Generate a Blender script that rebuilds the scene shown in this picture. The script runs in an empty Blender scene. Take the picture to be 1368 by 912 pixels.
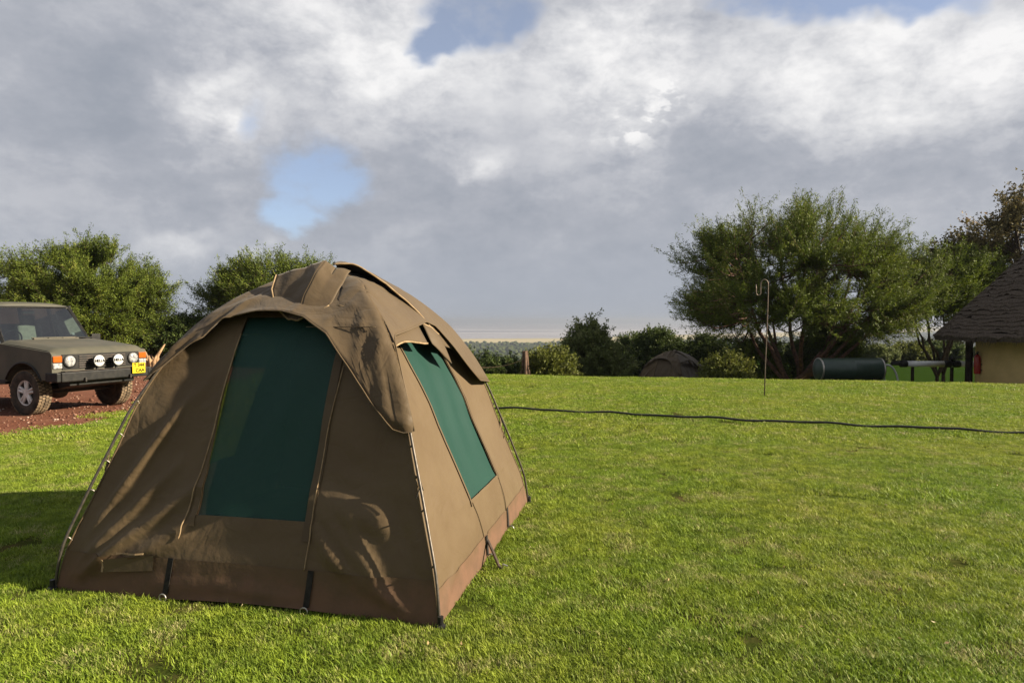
import bpy, bmesh, math, random
import numpy as np
from mathutils import Vector, Matrix, noise as mnoise
R = math.radians
rng = np.random.default_rng(7)
random.seed(7)
sc = bpy.context.scene
col = sc.collection

# ------------------------------------------------------------------ camera
cam = bpy.data.cameras.new('camera')
camo = bpy.data.objects.new('camera', cam)
col.objects.link(camo)
cam.sensor_width = 36.0
cam.lens = 24.0
cam.clip_start = 0.05
cam.clip_end = 150000
PITCH = math.atan((456 - 428) / 912.0)
camo.location = (0, 0, 1.6)
camo.rotation_euler = (math.pi / 2 - PITCH, 0, 0)
sc.camera = camo
sc.render.resolution_x, sc.render.resolution_y = 1024, 682

# ------------------------------------------------------------------ view
vs = sc.view_settings
vs.view_transform = 'Standard'
vs.look = 'None'
vs.gamma = 1
vs.use_curve_mapping = False
vs.exposure = 1.5
cy = sc.cycles
cy.max_bounces = 6
cy.diffuse_bounces = 2
cy.glossy_bounces = 2
cy.transmission_bounces = 3
cy.transparent_max_bounces = 10
cy.volume_bounces = 0

# ------------------------------------------------------------------ sun
SUN_EL, SUN_AZ = R(25), R(96)          # azimuth clockwise from +Y: the sun stands to the right
sd = bpy.data.lights.new('sun', 'SUN')
sd.energy = 5.0
sd.angle = R(0.6)
sd.color = (1.0, 0.87, 0.68)
so = bpy.data.objects.new('sun', sd)
col.objects.link(so)
sdir = Vector((math.sin(SUN_AZ) * math.cos(SUN_EL), math.cos(SUN_AZ) * math.cos(SUN_EL), math.sin(SUN_EL)))
so.rotation_euler = sdir.to_track_quat('Z', 'Y').to_euler()
so.location = (30, 0, 30)

# ------------------------------------------------------------------ node helpers
class NT:
    def __init__(s, tree):
        s.t = tree
        s.n = tree.nodes
        s.l = tree.links
    def new(s, typ, **kw):
        n = s.n.new(typ)
        for k, v in kw.items():
            setattr(n, k, v)
        return n
    def put(s, sock, v):
        if hasattr(v, 'is_output') or hasattr(v, 'links'):
            s.l.new(v, sock)
        elif v is not None:
            if hasattr(sock.default_value, '__len__') and not hasattr(v, '__len__'):
                v = (v,) * len(sock.default_value)
            if hasattr(sock.default_value, '__len__') and len(sock.default_value) == 4 and len(v) == 3:
                v = tuple(v) + (1,)
            sock.default_value = v
    def math(s, op, a, b=None, c=None, clamp=False):
        n = s.new('ShaderNodeMath', operation=op, use_clamp=clamp)
        s.put(n.inputs[0], a)
        if b is not None: s.put(n.inputs[1], b)
        if c is not None: s.put(n.inputs[2], c)
        return n.outputs[0]
    def vec(s, op, a, b=None):
        n = s.new('ShaderNodeVectorMath', operation=op)
        s.put(n.inputs[0], a)
        if b is not None: s.put(n.inputs[1], b)
        return n.outputs['Value'] if op in ('LENGTH', 'DOT_PRODUCT', 'DISTANCE') else n.outputs[0]
    def noise(s, vec, scale, detail=4, rough=0.55, dist=0.0, col=False):
        n = s.new('ShaderNodeTexNoise')
        if vec is not None: s.put(n.inputs['Vector'], vec)
        n.inputs['Scale'].default_value = scale
        n.inputs['Detail'].default_value = detail
        n.inputs['Roughness'].default_value = rough
        n.inputs['Distortion'].default_value = dist
        return n.outputs[1 if col else 0]
    def ramp(s, fac, stops, interp='EASE'):
        n = s.new('ShaderNodeValToRGB')
        e = n.color_ramp.elements
        n.color_ramp.interpolation = interp
        while len(e) < len(stops): e.new(0.5)
        for el, (p, c) in zip(e, stops):
            el.position = p
            el.color = (c, c, c, 1) if not hasattr(c, '__len__') else tuple(c) + (1,)
        s.put(n.inputs[0], fac)
        return n.outputs[0]
    def mix(s, f, a, b, blend='MIX'):
        n = s.new('ShaderNodeMix', data_type='RGBA', blend_type=blend)
        s.put(n.inputs[0], f); s.put(n.inputs[6], a); s.put(n.inputs[7], b)
        return n.outputs[2]
    def smooth(s, v, lo, hi):
        n = s.new('ShaderNodeMapRange', interpolation_type='SMOOTHSTEP')
        s.put(n.inputs[0], v)
        n.inputs[1].default_value = lo; n.inputs[2].default_value = hi
        return n.outputs[0]
    def bump(s, h, strength=0.3, dist=0.01):
        n = s.new('ShaderNodeBump')
        n.inputs['Strength'].default_value = strength
        n.inputs['Distance'].default_value = dist
        s.put(n.inputs['Height'], h)
        return n.outputs[0]

# ------------------------------------------------------------------ world: sky with broken cloud
w = bpy.data.worlds.new('World')
sc.world = w
w.use_nodes = True
try:
    w.cycles.sampling_method = 'NONE'
except Exception: pass
N = NT(w.node_tree)
N.n.clear()
out = N.new('ShaderNodeOutputWorld')
bg = N.new('ShaderNodeBackground')
bg.inputs[1].default_value = 0.0555
N.l.new(bg.outputs[0], out.inputs[0])
sky = N.new('ShaderNodeTexSky', sky_type='NISHITA')
sky.sun_disc = False
sky.sun_elevation = SUN_EL
sky.sun_rotation = SUN_AZ
sky.altitude = 1200
sky.air_density = 1.0
sky.dust_density = 1.0
sky.ozone_density = 2.0
tc = N.new('ShaderNodeTexCoord')
D = N.vec('NORMALIZE', tc.outputs['Generated'])
sep = N.new('ShaderNodeSeparateXYZ')
N.l.new(D, sep.inputs[0])
dz = N.math('MAXIMUM', sep.outputs[2], 0.0)
den = N.math('ADD', dz, 0.16)
cx = N.math('DIVIDE', sep.outputs[0], den)
cy = N.math('DIVIDE', sep.outputs[1], den)
comb = N.new('ShaderNodeCombineXYZ')
N.l.new(cx, comb.inputs[0]); N.l.new(cy, comb.inputs[1])
CP = comb.outputs[0]                                           # cloud-deck plane coordinates
warpv = N.vec('SUBTRACT', N.noise(D, 5.0, 4, 0.6, col=True), (0.5, 0.5, 0.5))
wsc = N.new('ShaderNodeVectorMath', operation='SCALE')
N.l.new(warpv, wsc.inputs[0]); wsc.inputs[3].default_value = 0.16
DW = N.vec('ADD', D, wsc.outputs[0])
def px_dir(x, y):
    v = Vector((1, 0, 0)) * ((x - 684) / 912) + Vector((0, math.cos(PITCH), -math.sin(PITCH))) - Vector((0, math.sin(PITCH), math.cos(PITCH))) * ((y - 456) / 912)
    return v.normalized()
def blob(x, y, rx, ry, lo=0.55, hi=1.0, src=None):
    d0 = px_dir(x, y)
    a = N.vec('SUBTRACT', src if src is not None else DW, tuple(d0))
    b = N.vec('MULTIPLY', a, (912 / rx, 912 / rx, 912 / ry))
    m = N.smooth(N.vec('LENGTH', b), hi, lo)
    return m
def addm(lst):
    r = lst[0]
    for q in lst[1:]: r = N.math('MAXIMUM', r, q)
    return r
# openings in the cloud deck
hole = addm([blob(428, 242, 96, 78, 0.2, 1.0), blob(400, 285, 55, 40, 0.3, 1.0), N.math('MULTIPLY', blob(330, 165, 34, 40, 0.1, 1.1), 0.4), blob(655, 12, 125, 52, 0.4, 1.0), blob(585, 48, 75, 36, .3, 1.0),
             blob(1125, -10, 190, 48, 0.4, 1.0)])
# lit and shaded cloud
DS = N.vec('MULTIPLY', D, (1.0, 1.0, 1.75))
n1 = N.noise(DS, 3.4, 7, 0.62)
n2 = N.noise(N.vec('ADD', DS, wsc.outputs[0]), 8.5, 6, 0.62)
n3 = N.noise(DS, 24.0, 3, 0.6)
far_hole = N.math('MULTIPLY', N.smooth(n1, 0.40, 0.33), N.smooth(sep.outputs[2], 0.52, 0.62))   # thin gaps overhead, above the view
hole = N.math('MAXIMUM', hole, far_hole)
rag = N.math('ADD', N.math('MULTIPLY', N.math('SUBTRACT', n2, 0.5), 1.5), N.math('MULTIPLY', N.math('SUBTRACT', n3, 0.5), 0.7))
hole = N.smooth(N.math('ADD', hole, N.math('MULTIPLY', rag, N.smooth(hole, 0.02, 0.25))), 0.10, 1.05)
lum = N.math('ADD', N.math('MULTIPLY', n1, 0.6), N.math('ADD', N.math('MULTIPLY', n2, 0.28), N.math('MULTIPLY', n3, 0.16)))
lum = N.smooth(lum, 0.34, 0.66)
br = addm([blob(520, 60, 260, 130, .1, 1.2), blob(280, 150, 100, 70, .1, 1.2), blob(840, 90, 190, 130, .1, 1.2), blob(1180, 90, 280, 110, .1, 1.3),
           blob(240, 312, 70, 26, .1, 1.1), blob(350, 335, 40, 20, .1, 1.1), blob(640, 215, 60, 30, 0, 1.1), blob(1330, 60, 150, 90, .1, 1.2)])
spark = blob(858, 166, 62, 34, 0, 1.1)
spark = N.math('MULTIPLY', spark, N.smooth(n3, .50, .58))
dk = addm([blob(70, 90, 240, 150, .1, 1.3), blob(800, 320, 520, 130, .2, 1.4), blob(640, 170, 150, 70, .1, 1.2), blob(1130, 210, 250, 70, .2, 1.3), blob(110, 240, 190, 45, .1, 1.2), blob(230, 265, 130, 30, .1, 1.2)])
L = N.math('ADD', N.math('MULTIPLY', lum, 0.46), N.math('MULTIPLY', br, N.math('ADD', 0.42, N.math('MULTIPLY', rag, 0.55))))
L = N.math('SUBTRACT', N.math('ADD', L, 0.08), N.math('MULTIPLY', dk, 0.13))
L = N.math('ADD', L, N.math('MULTIPLY', spark, 0.36), clamp=True)
ccol = N.ramp(L, [(0.0, (2.15, 2.33, 2.70)), (0.28, (2.75, 2.88, 3.22)), (0.6, (4.1, 4.15, 4.35)), (1.0, (6.0, 5.95, 5.95))], 'LINEAR')
# the band of haze-grey cloud low over the plain
low = N.smooth(sep.outputs[2], 0.17, 0.01)
ccol = N.mix(N.math('MULTIPLY', low, 0.8), ccol, (2.55, 2.78, 3.18))
blue = N.mix(1.0, N.vec('MULTIPLY', sky.outputs[0], (0.70, 0.71, 0.80)), (1.2, 1.15, 0.95), 'ADD')
cover = N.math('SUBTRACT', 1.0, N.math('MULTIPLY', hole, 0.97))
N.l.new(N.mix(cover, blue, ccol), bg.inputs[0])

# ------------------------------------------------------------------ materials
def mat(name, base=(.5, .5, .5), rough=.8, spec=.3, metal=0.0, build=None):
    m = bpy.data.materials.new(name)
    m.use_nodes = True
    nt = NT(m.node_tree)
    b = nt.n['Principled BSDF']
    b.inputs['Base Color'].default_value = tuple(base) + (1,)
    b.inputs['Roughness'].default_value = rough
    b.inputs['Specular IOR Level'].default_value = spec
    b.inputs['Metallic'].default_value = metal
    if build: build(nt, b)
    return m
def pos(nt): return nt.new('ShaderNodeNewGeometry').outputs['Position']
def objc(nt): return nt.new('ShaderNodeTexCoord').outputs['Object']
M = {}
def mottled(name, c1, c2, scale, rough=.85, spec=.2, bump=.2, bscale=60, bdist=.004, metal=0, lo=.35, hi=.65):
    def f(nt, b):
        o = objc(nt)
        nt.l.new(nt.mix(nt.smooth(nt.noise(o, scale, 6), lo, hi), c1, c2), b.inputs['Base Color'])
        if bump: nt.l.new(nt.bump(nt.noise(o, bscale, 4), bump, bdist), b.inputs['Normal'])
    M[name] = mat(name, c1, rough, spec, metal, f)
def two_sided_leaf(name, c1, c2, c3=None, trans=.3):
    m = bpy.data.materials.new(name); m.use_nodes = True
    nt = NT(m.node_tree); b = nt.n['Principled BSDF']; o = nt.n['Material Output']
    at = nt.new('ShaderNodeAttribute'); at.attribute_name = 'tone'
    stops = [(0, c1), (1, c2)] if c3 is None else [(0, c1), (.7, c2), (1, c3)]
    c = nt.ramp(at.outputs['Fac'], stops, 'LINEAR')
    nt.l.new(c, b.inputs['Base Color'])
    b.inputs['Roughness'].default_value = .6
    b.inputs['Specular IOR Level'].default_value = .2
    t = nt.new('ShaderNodeBsdfTranslucent')
    nt.l.new(c, t.inputs[0])
    mx = nt.new('ShaderNodeMixShader'); mx.inputs[0].default_value = trans
    nt.l.new(b.outputs[0], mx.inputs[1]); nt.l.new(t.outputs[0], mx.inputs[2])
    nt.l.new(mx.outputs[0], o.inputs[0])
    M[name] = m
two_sided_leaf('leaf_acacia', (0.03168, 0.0528, 0.00792), (0.1232, 0.1628, 0.0176), (0.2288, 0.2376, 0.044))
two_sided_leaf('leaf_dark', (.024, .040, .010), (.070, .100, .020), (.12, .14, .04))
two_sided_leaf('leaf_pale', (0.0574, 0.0779, 0.02132), (0.1476, 0.1722, 0.0533), (0.246, 0.246, 0.1066))
two_sided_leaf('leaf_yellow', (0.0525, 0.06375, 0.012), (0.1275, 0.1425, 0.0225), (0.195, 0.18, 0.045))
two_sided_leaf('leaf_brown', (.075, .065, .024), (.150, .125, .050), (.26, .16, .07))
mottled('bark', (.085, .06, .042), (.04, .028, .02), 14, bump=.5, bscale=40, bdist=.01)
mottled('bark_red', (.12, .062, .042), (.05, .03, .022), 10, bump=.5, bscale=40, bdist=.01)
mottled('dead_wood', (.34, .22, .12), (.18, .11, .06), 9, bump=.4, bscale=50)
# canvas
def canvas(name, c1, c2, weave=.12):
    def f(nt, b):
        o = objc(nt)
        big = nt.smooth(nt.noise(o, 2.2, 6, .6), .3, .7)
        c = nt.mix(big, c1, c2)
        fine = nt.noise(o, 90, 3)
        c = nt.mix(nt.math('MULTIPLY', nt.smooth(nt.noise(o, 11, 5, .65), .55, .75), .25), c, tuple(x * .72 for x in c1))
        nt.l.new(c, b.inputs['Base Color'])
        rid = nt.math('ABSOLUTE', nt.math('SUBTRACT', nt.noise(o, 2.6, 3, .5, .8), .5))
        rid2 = nt.math('ABSOLUTE', nt.math('SUBTRACT', nt.noise(o, 6.5, 3, .5, .6), .5))
        h = nt.math('ADD', nt.math('ADD', nt.math('MULTIPLY', rid, 3.2), nt.math('MULTIPLY', rid2, 1.3)), nt.math('MULTIPLY', fine, .10))
        nt.l.new(nt.bump(h, .42, .016), b.inputs['Normal'])
        b.inputs['Roughness'].default_value = .62
        b.inputs['Sheen Weight'].default_value = .08
    M[name] = mat(name, c1, .82, .22, 0, f)
canvas('canvas', (0.0976, 0.0672, 0.0336), (0.0832, 0.0544, 0.0256))
canvas('canvas_fly', (0.08, 0.0552, 0.028), (0.064, 0.0424, 0.0208))
def dusty(nt, b):
    o = objc(nt)
    sepz = nt.new('ShaderNodeSeparateXYZ'); nt.l.new(o, sepz.inputs[0])
    n = nt.noise(o, 6, 6, .65)
    dust = nt.mix(nt.smooth(n, .3, .7), (0.12, 0.0656, 0.0392), (0.0864, 0.0512, 0.0304))
    edge = nt.math('ADD', sepz.outputs[2], nt.math('MULTIPLY', nt.math('SUBTRACT', n, .5), .30))
    nt.l.new(nt.mix(nt.smooth(edge, .06, .24), dust, (0.0864, 0.0544, 0.0272)), b.inputs['Base Color'])
    nt.l.new(nt.bump(nt.noise(o, 9, 5), .3, .02), b.inputs['Normal'])
M['skirt'] = mat('skirt', (.2, .1, .06), .75, .25, 0, dusty)
def netting(nt, b):
    o = objc(nt)
    b.inputs['Base Color'].default_value = (.022, .125, .085, 1)
    nt.l.new(nt.mix(nt.noise(o, 3, 4), (0.008, 0.0384, 0.0288), (0.012, 0.0504, 0.0376)), b.inputs['Base Color'])
    nt.l.new(nt.bump(nt.noise(o, 300, 2), .15, .002), b.inputs['Normal'])
    b.inputs['Roughness'].default_value = .6
    t = nt.new('ShaderNodeBsdfTransparent')
    mx = nt.new('ShaderNodeMixShader'); mx.inputs[0].default_value = .16
    nt.l.new(b.outputs[0], mx.inputs[1]); nt.l.new(t.outputs[0], mx.inputs[2])
    nt.l.new(mx.outputs[0], nt.n['Material Output'].inputs[0])
M['netting'] = mat('netting', (.02, .1, .08), .6, .25, 0, netting)
mottled('tan_piping', (0.288, 0.208, 0.12), (0.2, 0.136, 0.072), 20, bump=0)
mottled('black_webbing', (.012, .011, .010), (.025, .022, .018), 30, bump=.2, bscale=200)
mottled('pole_steel', (.06, .052, .042), (.10, .085, .07), 30, .45, .5, bump=0, metal=.6)
mottled('galvanised', (.42, .40, .37), (.25, .23, .2), 40, .4, .5, bump=0, metal=.8)
# vehicle
mottled('olive_paint', (0.0782, 0.07055, 0.0493), (0.0544, 0.0527, 0.0374), 1.8, .62, .35, bump=.05, bscale=200, bdist=.001)
mottled('black_plastic', (.008, .008, .008), (.017, .016, .014), 12, .5, .25, bump=.1, bscale=90)
mottled('rubber', (.022, .019, .016), (.06, .045, .032), 7, .85, .2, bump=.3, bscale=50)
mottled('dusty_tread', (.20, .145, .09), (.10, .075, .05), 10, .9, .1, bump=.4, bscale=60)
mottled('alloy', (.58, .56, .54), (.42, .40, .38), 10, .35, .5, bump=0)
mottled('under_steel', (.03, .028, .025), (.06, .045, .035), 8, .6, .4, bump=.2, metal=.5)
M['chrome'] = mat('chrome', (.75, .76, .78), .15, .5, 1)
M['white_cover'] = mat('white_cover', (0.425, 0.425, 0.408), .6, .2)
M['plate_yellow'] = mat('plate_yellow', (0.442, 0.34, 0.0102), .6, .2)
M['ink'] = mat('ink', (.006, .006, .006), .8, .05)
M['amber'] = mat('amber', (0.357, 0.07225, 0.0068), .25, .4)
mottled('lens_clear', (0.357, 0.357, 0.3485), (0.136, 0.136, 0.1445), 30, .12, .5, bump=.3, bscale=60)
mottled('seat_cloth', (.42, .39, .32), (.34, .31, .26), 12, .9, .2)
def glassf(name, tint, alpha):
    m = bpy.data.materials.new(name); m.use_nodes = True
    nt = NT(m.node_tree); nt.n.remove(nt.n['Principled BSDF'])
    g = nt.new('ShaderNodeBsdfGlossy'); g.inputs['Roughness'].default_value = .03
    t = nt.new('ShaderNodeBsdfTransparent'); t.inputs[0].default_value = tuple(tint) + (1,)
    fr = nt.new('ShaderNodeFresnel'); fr.inputs[0].default_value = 1.5
    mx = nt.new('ShaderNodeMixShader')
    nt.l.new(nt.math('ADD', fr.outputs[0], alpha, clamp=True), mx.inputs[0])
    nt.l.new(t.outputs[0], mx.inputs[1]); nt.l.new(g.outputs[0], mx.inputs[2])
    nt.l.new(mx.outputs[0], nt.n['Material Output'].inputs[0])
    M[name] = m
glassf('car_glass', (.36, .44, .43), .10)
# buildings and small things
mottled('ochre_plaster', (.66, .48, .21), (.58, .42, .18), 2.5, .9, .15, bump=.25, bscale=30, bdist=.006)
def thatch(nt, b):
    o = objc(nt)
    mp = nt.new('ShaderNodeMapping'); mp.inputs['Scale'].default_value = (9, 9, 2.5); nt.l.new(o, mp.inputs[0])
    n = nt.noise(mp.outputs[0], 3, 6, .7)
    nt.l.new(nt.ramp(n, [(.3, (.035, .027, .021)), (.55, (.090, .070, .056)), (.75, (.17, .135, .108))]), b.inputs['Base Color'])
    nt.l.new(nt.bump(n, .8, .05), b.inputs['Normal'])
M['thatch'] = mat('thatch', (.09, .07, .06), .95, .1, 0, thatch)
mottled('dark_timber', (.020, .015, .012), (.04, .028, .02), 8, .85, .2, bump=.4, bscale=30)
M['red_paint'] = mat('red_paint', (.35, .02, .012), .35, .5)
mottled('green_tank', (.012, .028, .020), (.022, .042, .03), 6, .42, .5, bump=.2, bscale=12, bdist=.01)
mottled('white_pvc', (.82, .82, .82), (.76, .76, .76), 5, .4, .4, bump=0)
mottled('grey_hose', (.45, .45, .43), (.33, .33, .31), 9, .5, .4, bump=0)
mottled('black_hose', (.012, .012, .011), (.022, .02, .018), 9, .5, .4, bump=0)
mottled('iron_rod', (.075, .062, .05), (.14, .10, .075), 20, .55, .4, bump=.2, metal=.5)
mottled('terracotta', (.42, .2, .11), (.32, .15, .09), 6, .9, .1)
mottled('weathered_post', (.13, .085, .06), (.08, .05, .035), 9, .9, .1, bump=.4, bscale=40)
mottled('stone', (.36, .25, .19), (.24, .15, .11), 6, .9, .1, bump=.5, bscale=20, bdist=.02)
# grass
def grass_blade(nt, b):
    at = nt.new('ShaderNodeAttribute'); at.attribute_name = 'tone'
    p = pos(nt)
    big = nt.smooth(nt.noise(p, .55, 5, .6), .35, .68)
    mid = nt.noise(p, 3.0, 5, .65)
    green = nt.mix(at.outputs['Fac'], (0.1046, 0.1872, 0.0126), (0.3097, 0.4025, 0.0378))
    green = nt.mix(nt.math('MULTIPLY', big, .5), green, (.38, .38, .05))
    dry = nt.mix(at.outputs['Fac'], (0.264, 0.22, 0.088), (0.5104, 0.44, 0.2288))
    k = nt.math('ADD', nt.math('MULTIPLY', at.outputs['Fac'], .30), nt.math('MULTIPLY', mid, .95))
    f = nt.smooth(k, .66, .90)
    clump = nt.smooth(nt.noise(p, 7.5, 4, .6), .40, .62)
    green = nt.mix(clump, nt.mix(.55, green, (.075, .125, .012)), green)
    c = nt.mix(nt.math('MULTIPLY', f, .85), green, dry)
    nt.l.new(c, b.inputs['Base Color'])
    b.inputs['Roughness'].default_value = .55
    t = nt.new('ShaderNodeBsdfTranslucent'); nt.l.new(c, t.inputs[0])
    mx = nt.new('ShaderNodeMixShader'); mx.inputs[0].default_value = .35
    nt.l.new(b.outputs[0], mx.inputs[1]); nt.l.new(t.outputs[0], mx.inputs[2])
    nt.l.new(mx.outputs[0], nt.n['Material Output'].inputs[0])
M['grass_blade'] = mat('grass_blade', (.1, .15, .02), .6, .2, 0, grass_blade)
def ground_mat(nt, b):
    p = pos(nt)
    s = nt.new('ShaderNodeSeparateXYZ'); nt.l.new(p, s.inputs[0])
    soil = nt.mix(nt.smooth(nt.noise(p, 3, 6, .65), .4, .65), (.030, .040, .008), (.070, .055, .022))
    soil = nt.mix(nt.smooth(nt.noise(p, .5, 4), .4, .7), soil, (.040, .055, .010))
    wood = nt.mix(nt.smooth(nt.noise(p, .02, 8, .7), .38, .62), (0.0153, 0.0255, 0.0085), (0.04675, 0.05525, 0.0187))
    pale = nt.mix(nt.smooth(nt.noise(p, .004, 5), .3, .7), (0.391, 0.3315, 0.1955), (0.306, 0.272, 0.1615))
    lawn_shade = nt.mix(nt.noise(p, 1.5, 5), (0.011, 0.025, 0.004), (0.0225, 0.0425, 0.007))  # lower lawn beyond the crest: its shade is painted into this dark green
    c = nt.mix(nt.smooth(s.outputs[1], 27.5, 31), soil, lawn_shade)
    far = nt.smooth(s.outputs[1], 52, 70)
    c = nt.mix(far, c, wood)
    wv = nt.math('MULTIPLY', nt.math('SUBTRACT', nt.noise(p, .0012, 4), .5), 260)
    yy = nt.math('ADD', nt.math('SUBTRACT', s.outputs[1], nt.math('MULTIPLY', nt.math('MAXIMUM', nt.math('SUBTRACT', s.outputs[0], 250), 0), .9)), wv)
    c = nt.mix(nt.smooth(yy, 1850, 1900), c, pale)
    nt.l.new(c, b.inputs['Base Color'])
    nt.l.new(nt.bump(nt.noise(p, 25, 5), .5, .02), b.inputs['Normal'])
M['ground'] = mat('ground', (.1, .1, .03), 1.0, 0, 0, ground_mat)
def lake_mat(nt, b):
    p = pos(nt)
    mp = nt.new('ShaderNodeMapping'); mp.inputs['Scale'].default_value = (.00012, .0010, 1); nt.l.new(p, mp.inputs[0])
    n = nt.noise(mp.outputs[0], 2.0, 5, .6)
    nt.l.new(nt.mix(nt.smooth(n, .48, .56), (.19, .175, .185), (.34, .33, .34)), b.inputs['Base Color'])
    nt.l.new(nt.ramp(n, [(.4, .28), (.62, .5)]), b.inputs['Roughness'])
M['lake'] = mat('lake', (.2, .2, .2), .3, .5, 0, lake_mat)
def dirt_mat(nt, b):
    p = pos(nt)
    c = nt.mix(nt.smooth(nt.noise(p, 1.2, 7, .65), .35, .68), (0.123, 0.04592, 0.02624), (0.164, 0.07544, 0.04592))
    c = nt.mix(nt.math('MULTIPLY', nt.smooth(nt.noise(p, 22, 4, .7), .55, .7), .55), c, (.09, .036, .022))
    nt.l.new(c, b.inputs['Base Color'])
    nt.l.new(nt.bump(nt.noise(p, 30, 6, .7), .7, .03), b.inputs['Normal'])
M['red_dirt'] = mat('red_dirt', (.2, .09, .05), .95, .1, 0, dirt_mat)
def crown_far(nt, b):
    p = pos(nt)
    nt.l.new(nt.mix(nt.smooth(nt.noise(p, .035, 4), .35, .65), (.022, .036, .012), (.060, .070, .022)), b.inputs['Base Color'])
M['far_crown'] = mat('far_crown', (.03, .05, .02), .95, .05, 0, crown_far)

# ------------------------------------------------------------------ mesh helpers
def setp(o, label=None, cat=None, group=None, kind=None):
    if label: o['label'] = label
    if cat: o['category'] = cat
    if group: o['group'] = group
    if kind: o['kind'] = kind
    return o
def link(name, me, m, parent=None, smooth=False):
    o = bpy.data.objects.new(name, me)
    col.objects.link(o)
    if m is not None and not me.materials: me.materials.append(M[m] if isinstance(m, str) else m)
    if smooth: me.polygons.foreach_set('use_smooth', [True] * len(me.polygons))
    if parent is not None: o.parent = parent
    return o
def mesh(name, V, F, m, parent=None, smooth=False):
    me = bpy.data.meshes.new(name)
    me.from_pydata([tuple(map(float, v)) for v in V], [], [tuple(map(int, f)) for f in F])
    me.update()
    return link(name, me, m, parent, smooth)
def fastmesh(name, V, F, m, parent=None, smooth=False, tone=None):
    """V (n,3), F (k,c) with a constant corner count"""
    V = np.asarray(V, np.float32); F = np.asarray(F, np.int32)
    me = bpy.data.meshes.new(name)
    k, c = F.shape
    me.vertices.add(len(V)); me.vertices.foreach_set('co', V.ravel())
    me.loops.add(k * c); me.loops.foreach_set('vertex_index', F.ravel())
    me.polygons.add(k); me.polygons.foreach_set('loop_start', np.arange(k, dtype=np.int32) * c)
    me.polygons.foreach_set('loop_total', np.full(k, c, np.int32))
    me.update(calc_edges=True)
    if tone is not None:
        a = me.attributes.new('tone', 'FLOAT', 'POINT'); a.data.foreach_set('value', np.asarray(tone, np.float32))
    return link(name, me, m, parent, smooth)
def empty(name, loc=(0, 0, 0), rz=0, label=None, cat=None, group=None):
    o = bpy.data.objects.new(name, None)
    o.empty_display_size = .2
    col.objects.link(o)
    o.location = loc; o.rotation_euler = (0, 0, rz)
    return setp(o, label, cat, group)
class MB:
    """collects shapes, builds one mesh object"""
    def __init__(s): s.V = []; s.F = []
    def add(s, V, F):
        k = len(s.V); s.V += [tuple(v) for v in V]; s.F += [tuple(i + k for i in f) for f in F]; return s
    def box(s, c, d, rot=None):
        x, y, z = (q / 2 for q in d)
        V = [Vector(p) for p in ((-x, -y, -z), (x, -y, -z), (x, y, -z), (-x, y, -z), (-x, -y, z), (x, -y, z), (x, y, z), (-x, y, z))]
        if rot is not None: V = [rot @ v for v in V]
        return s.add([v + Vector(c) for v in V], [(0, 3, 2, 1), (4, 5, 6, 7), (0, 1, 5, 4), (1, 2, 6, 5), (2, 3, 7, 6), (3, 0, 4, 7)])
    def tube(s, pts, r, n=8, caps=True):
        pts = [Vector(p) for p in pts]
        rs = r if hasattr(r, '__len__') else [r] * len(pts)
        V = []; F = []; up = Vector((0, 0, 1)); prev = None
        for i, p in enumerate(pts):
            t = (pts[min(i + 1, len(pts) - 1)] - pts[max(i - 1, 0)])
            t = t.normalized() if t.length > 1e-9 else Vector((0, 0, 1))
            if prev is None:
                a = t.cross(up) if abs(t.z) < .95 else t.cross(Vector((1, 0, 0)))
            else:
                a = prev - t * prev.dot(t)
            a.normalize(); prev = a; b = t.cross(a)
            for k in range(n):
                q = 2 * math.pi * k / n
                V.append(p + (a * math.cos(q) + b * math.sin(q)) * rs[i])
        for i in range(len(pts) - 1):
            for k in range(n):
                F.append((i * n + k, i * n + (k + 1) % n, (i + 1) * n + (k + 1) % n, (i + 1) * n + k))
        if caps: F += [tuple(range(n))[::-1], tuple(range((len(pts) - 1) * n, len(pts) * n))]
        return s.add(V, F)
    def lathe(s, prof, c=(0, 0, 0), axis='Z', n=32, caps=True):
        """prof: (radius, height) pairs along the axis"""
        V = []; F = []
        for r, h in prof:
            for k in range(n):
                q = 2 * math.pi * k / n
                a, b = r * math.cos(q), r * math.sin(q)
                p = {'Z': (a, b, h), 'X': (h, a, b), 'Y': (b, h, a)}[axis]
                V.append((p[0] + c[0], p[1] + c[1], p[2] + c[2]))
        for i in range(len(prof) - 1):
            for k in range(n):
                F.append((i * n + k, i * n + (k + 1) % n, (i + 1) * n + (k + 1) % n, (i + 1) * n + k))
        if caps and prof[0][0] > 1e-6: F.append(tuple(range(n))[::-1])
        if caps and prof[-1][0] > 1e-6: F.append(tuple(range((len(prof) - 1) * n, len(prof) * n)))
        return s.add(V, F)
    def prism(s, poly, y0, y1):
        """polygon in XZ extruded along Y"""
        n = len(poly)
        V = [(x, y0, z) for x, z in poly] + [(x, y1, z) for x, z in poly]
        F = [tuple(range(n)), tuple(range(2 * n - 1, n - 1, -1))] + [(i, i + n, (i + 1) % n + n, (i + 1) % n) for i in range(n)]
        return s.add(V, F)
    def build(s, name, m, parent=None, smooth=False, bevel=0, seg=2):
        o = mesh(name, s.V, s.F, m, parent, smooth)
        bm = bmesh.new(); bm.from_mesh(o.data); bmesh.ops.recalc_face_normals(bm, faces=bm.faces); bm.to_mesh(o.data); bm.free()
        if bevel:
            b = o.modifiers.new('bevel', 'BEVEL'); b.width = bevel; b.segments = seg; b.limit_method = 'ANGLE'; b.angle_limit = R(35)
            b.harden_normals = False
        return o
def copy_tree(o, parent=None):
    c = o.copy(); col.objects.link(c); c.parent = parent
    for ch in list(o.children): copy_tree(ch, c)
    return c
def ss(a, b, x):
    t = np.clip((x - a) / (b - a), 0, 1); return t * t * (3 - 2 * t)

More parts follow.
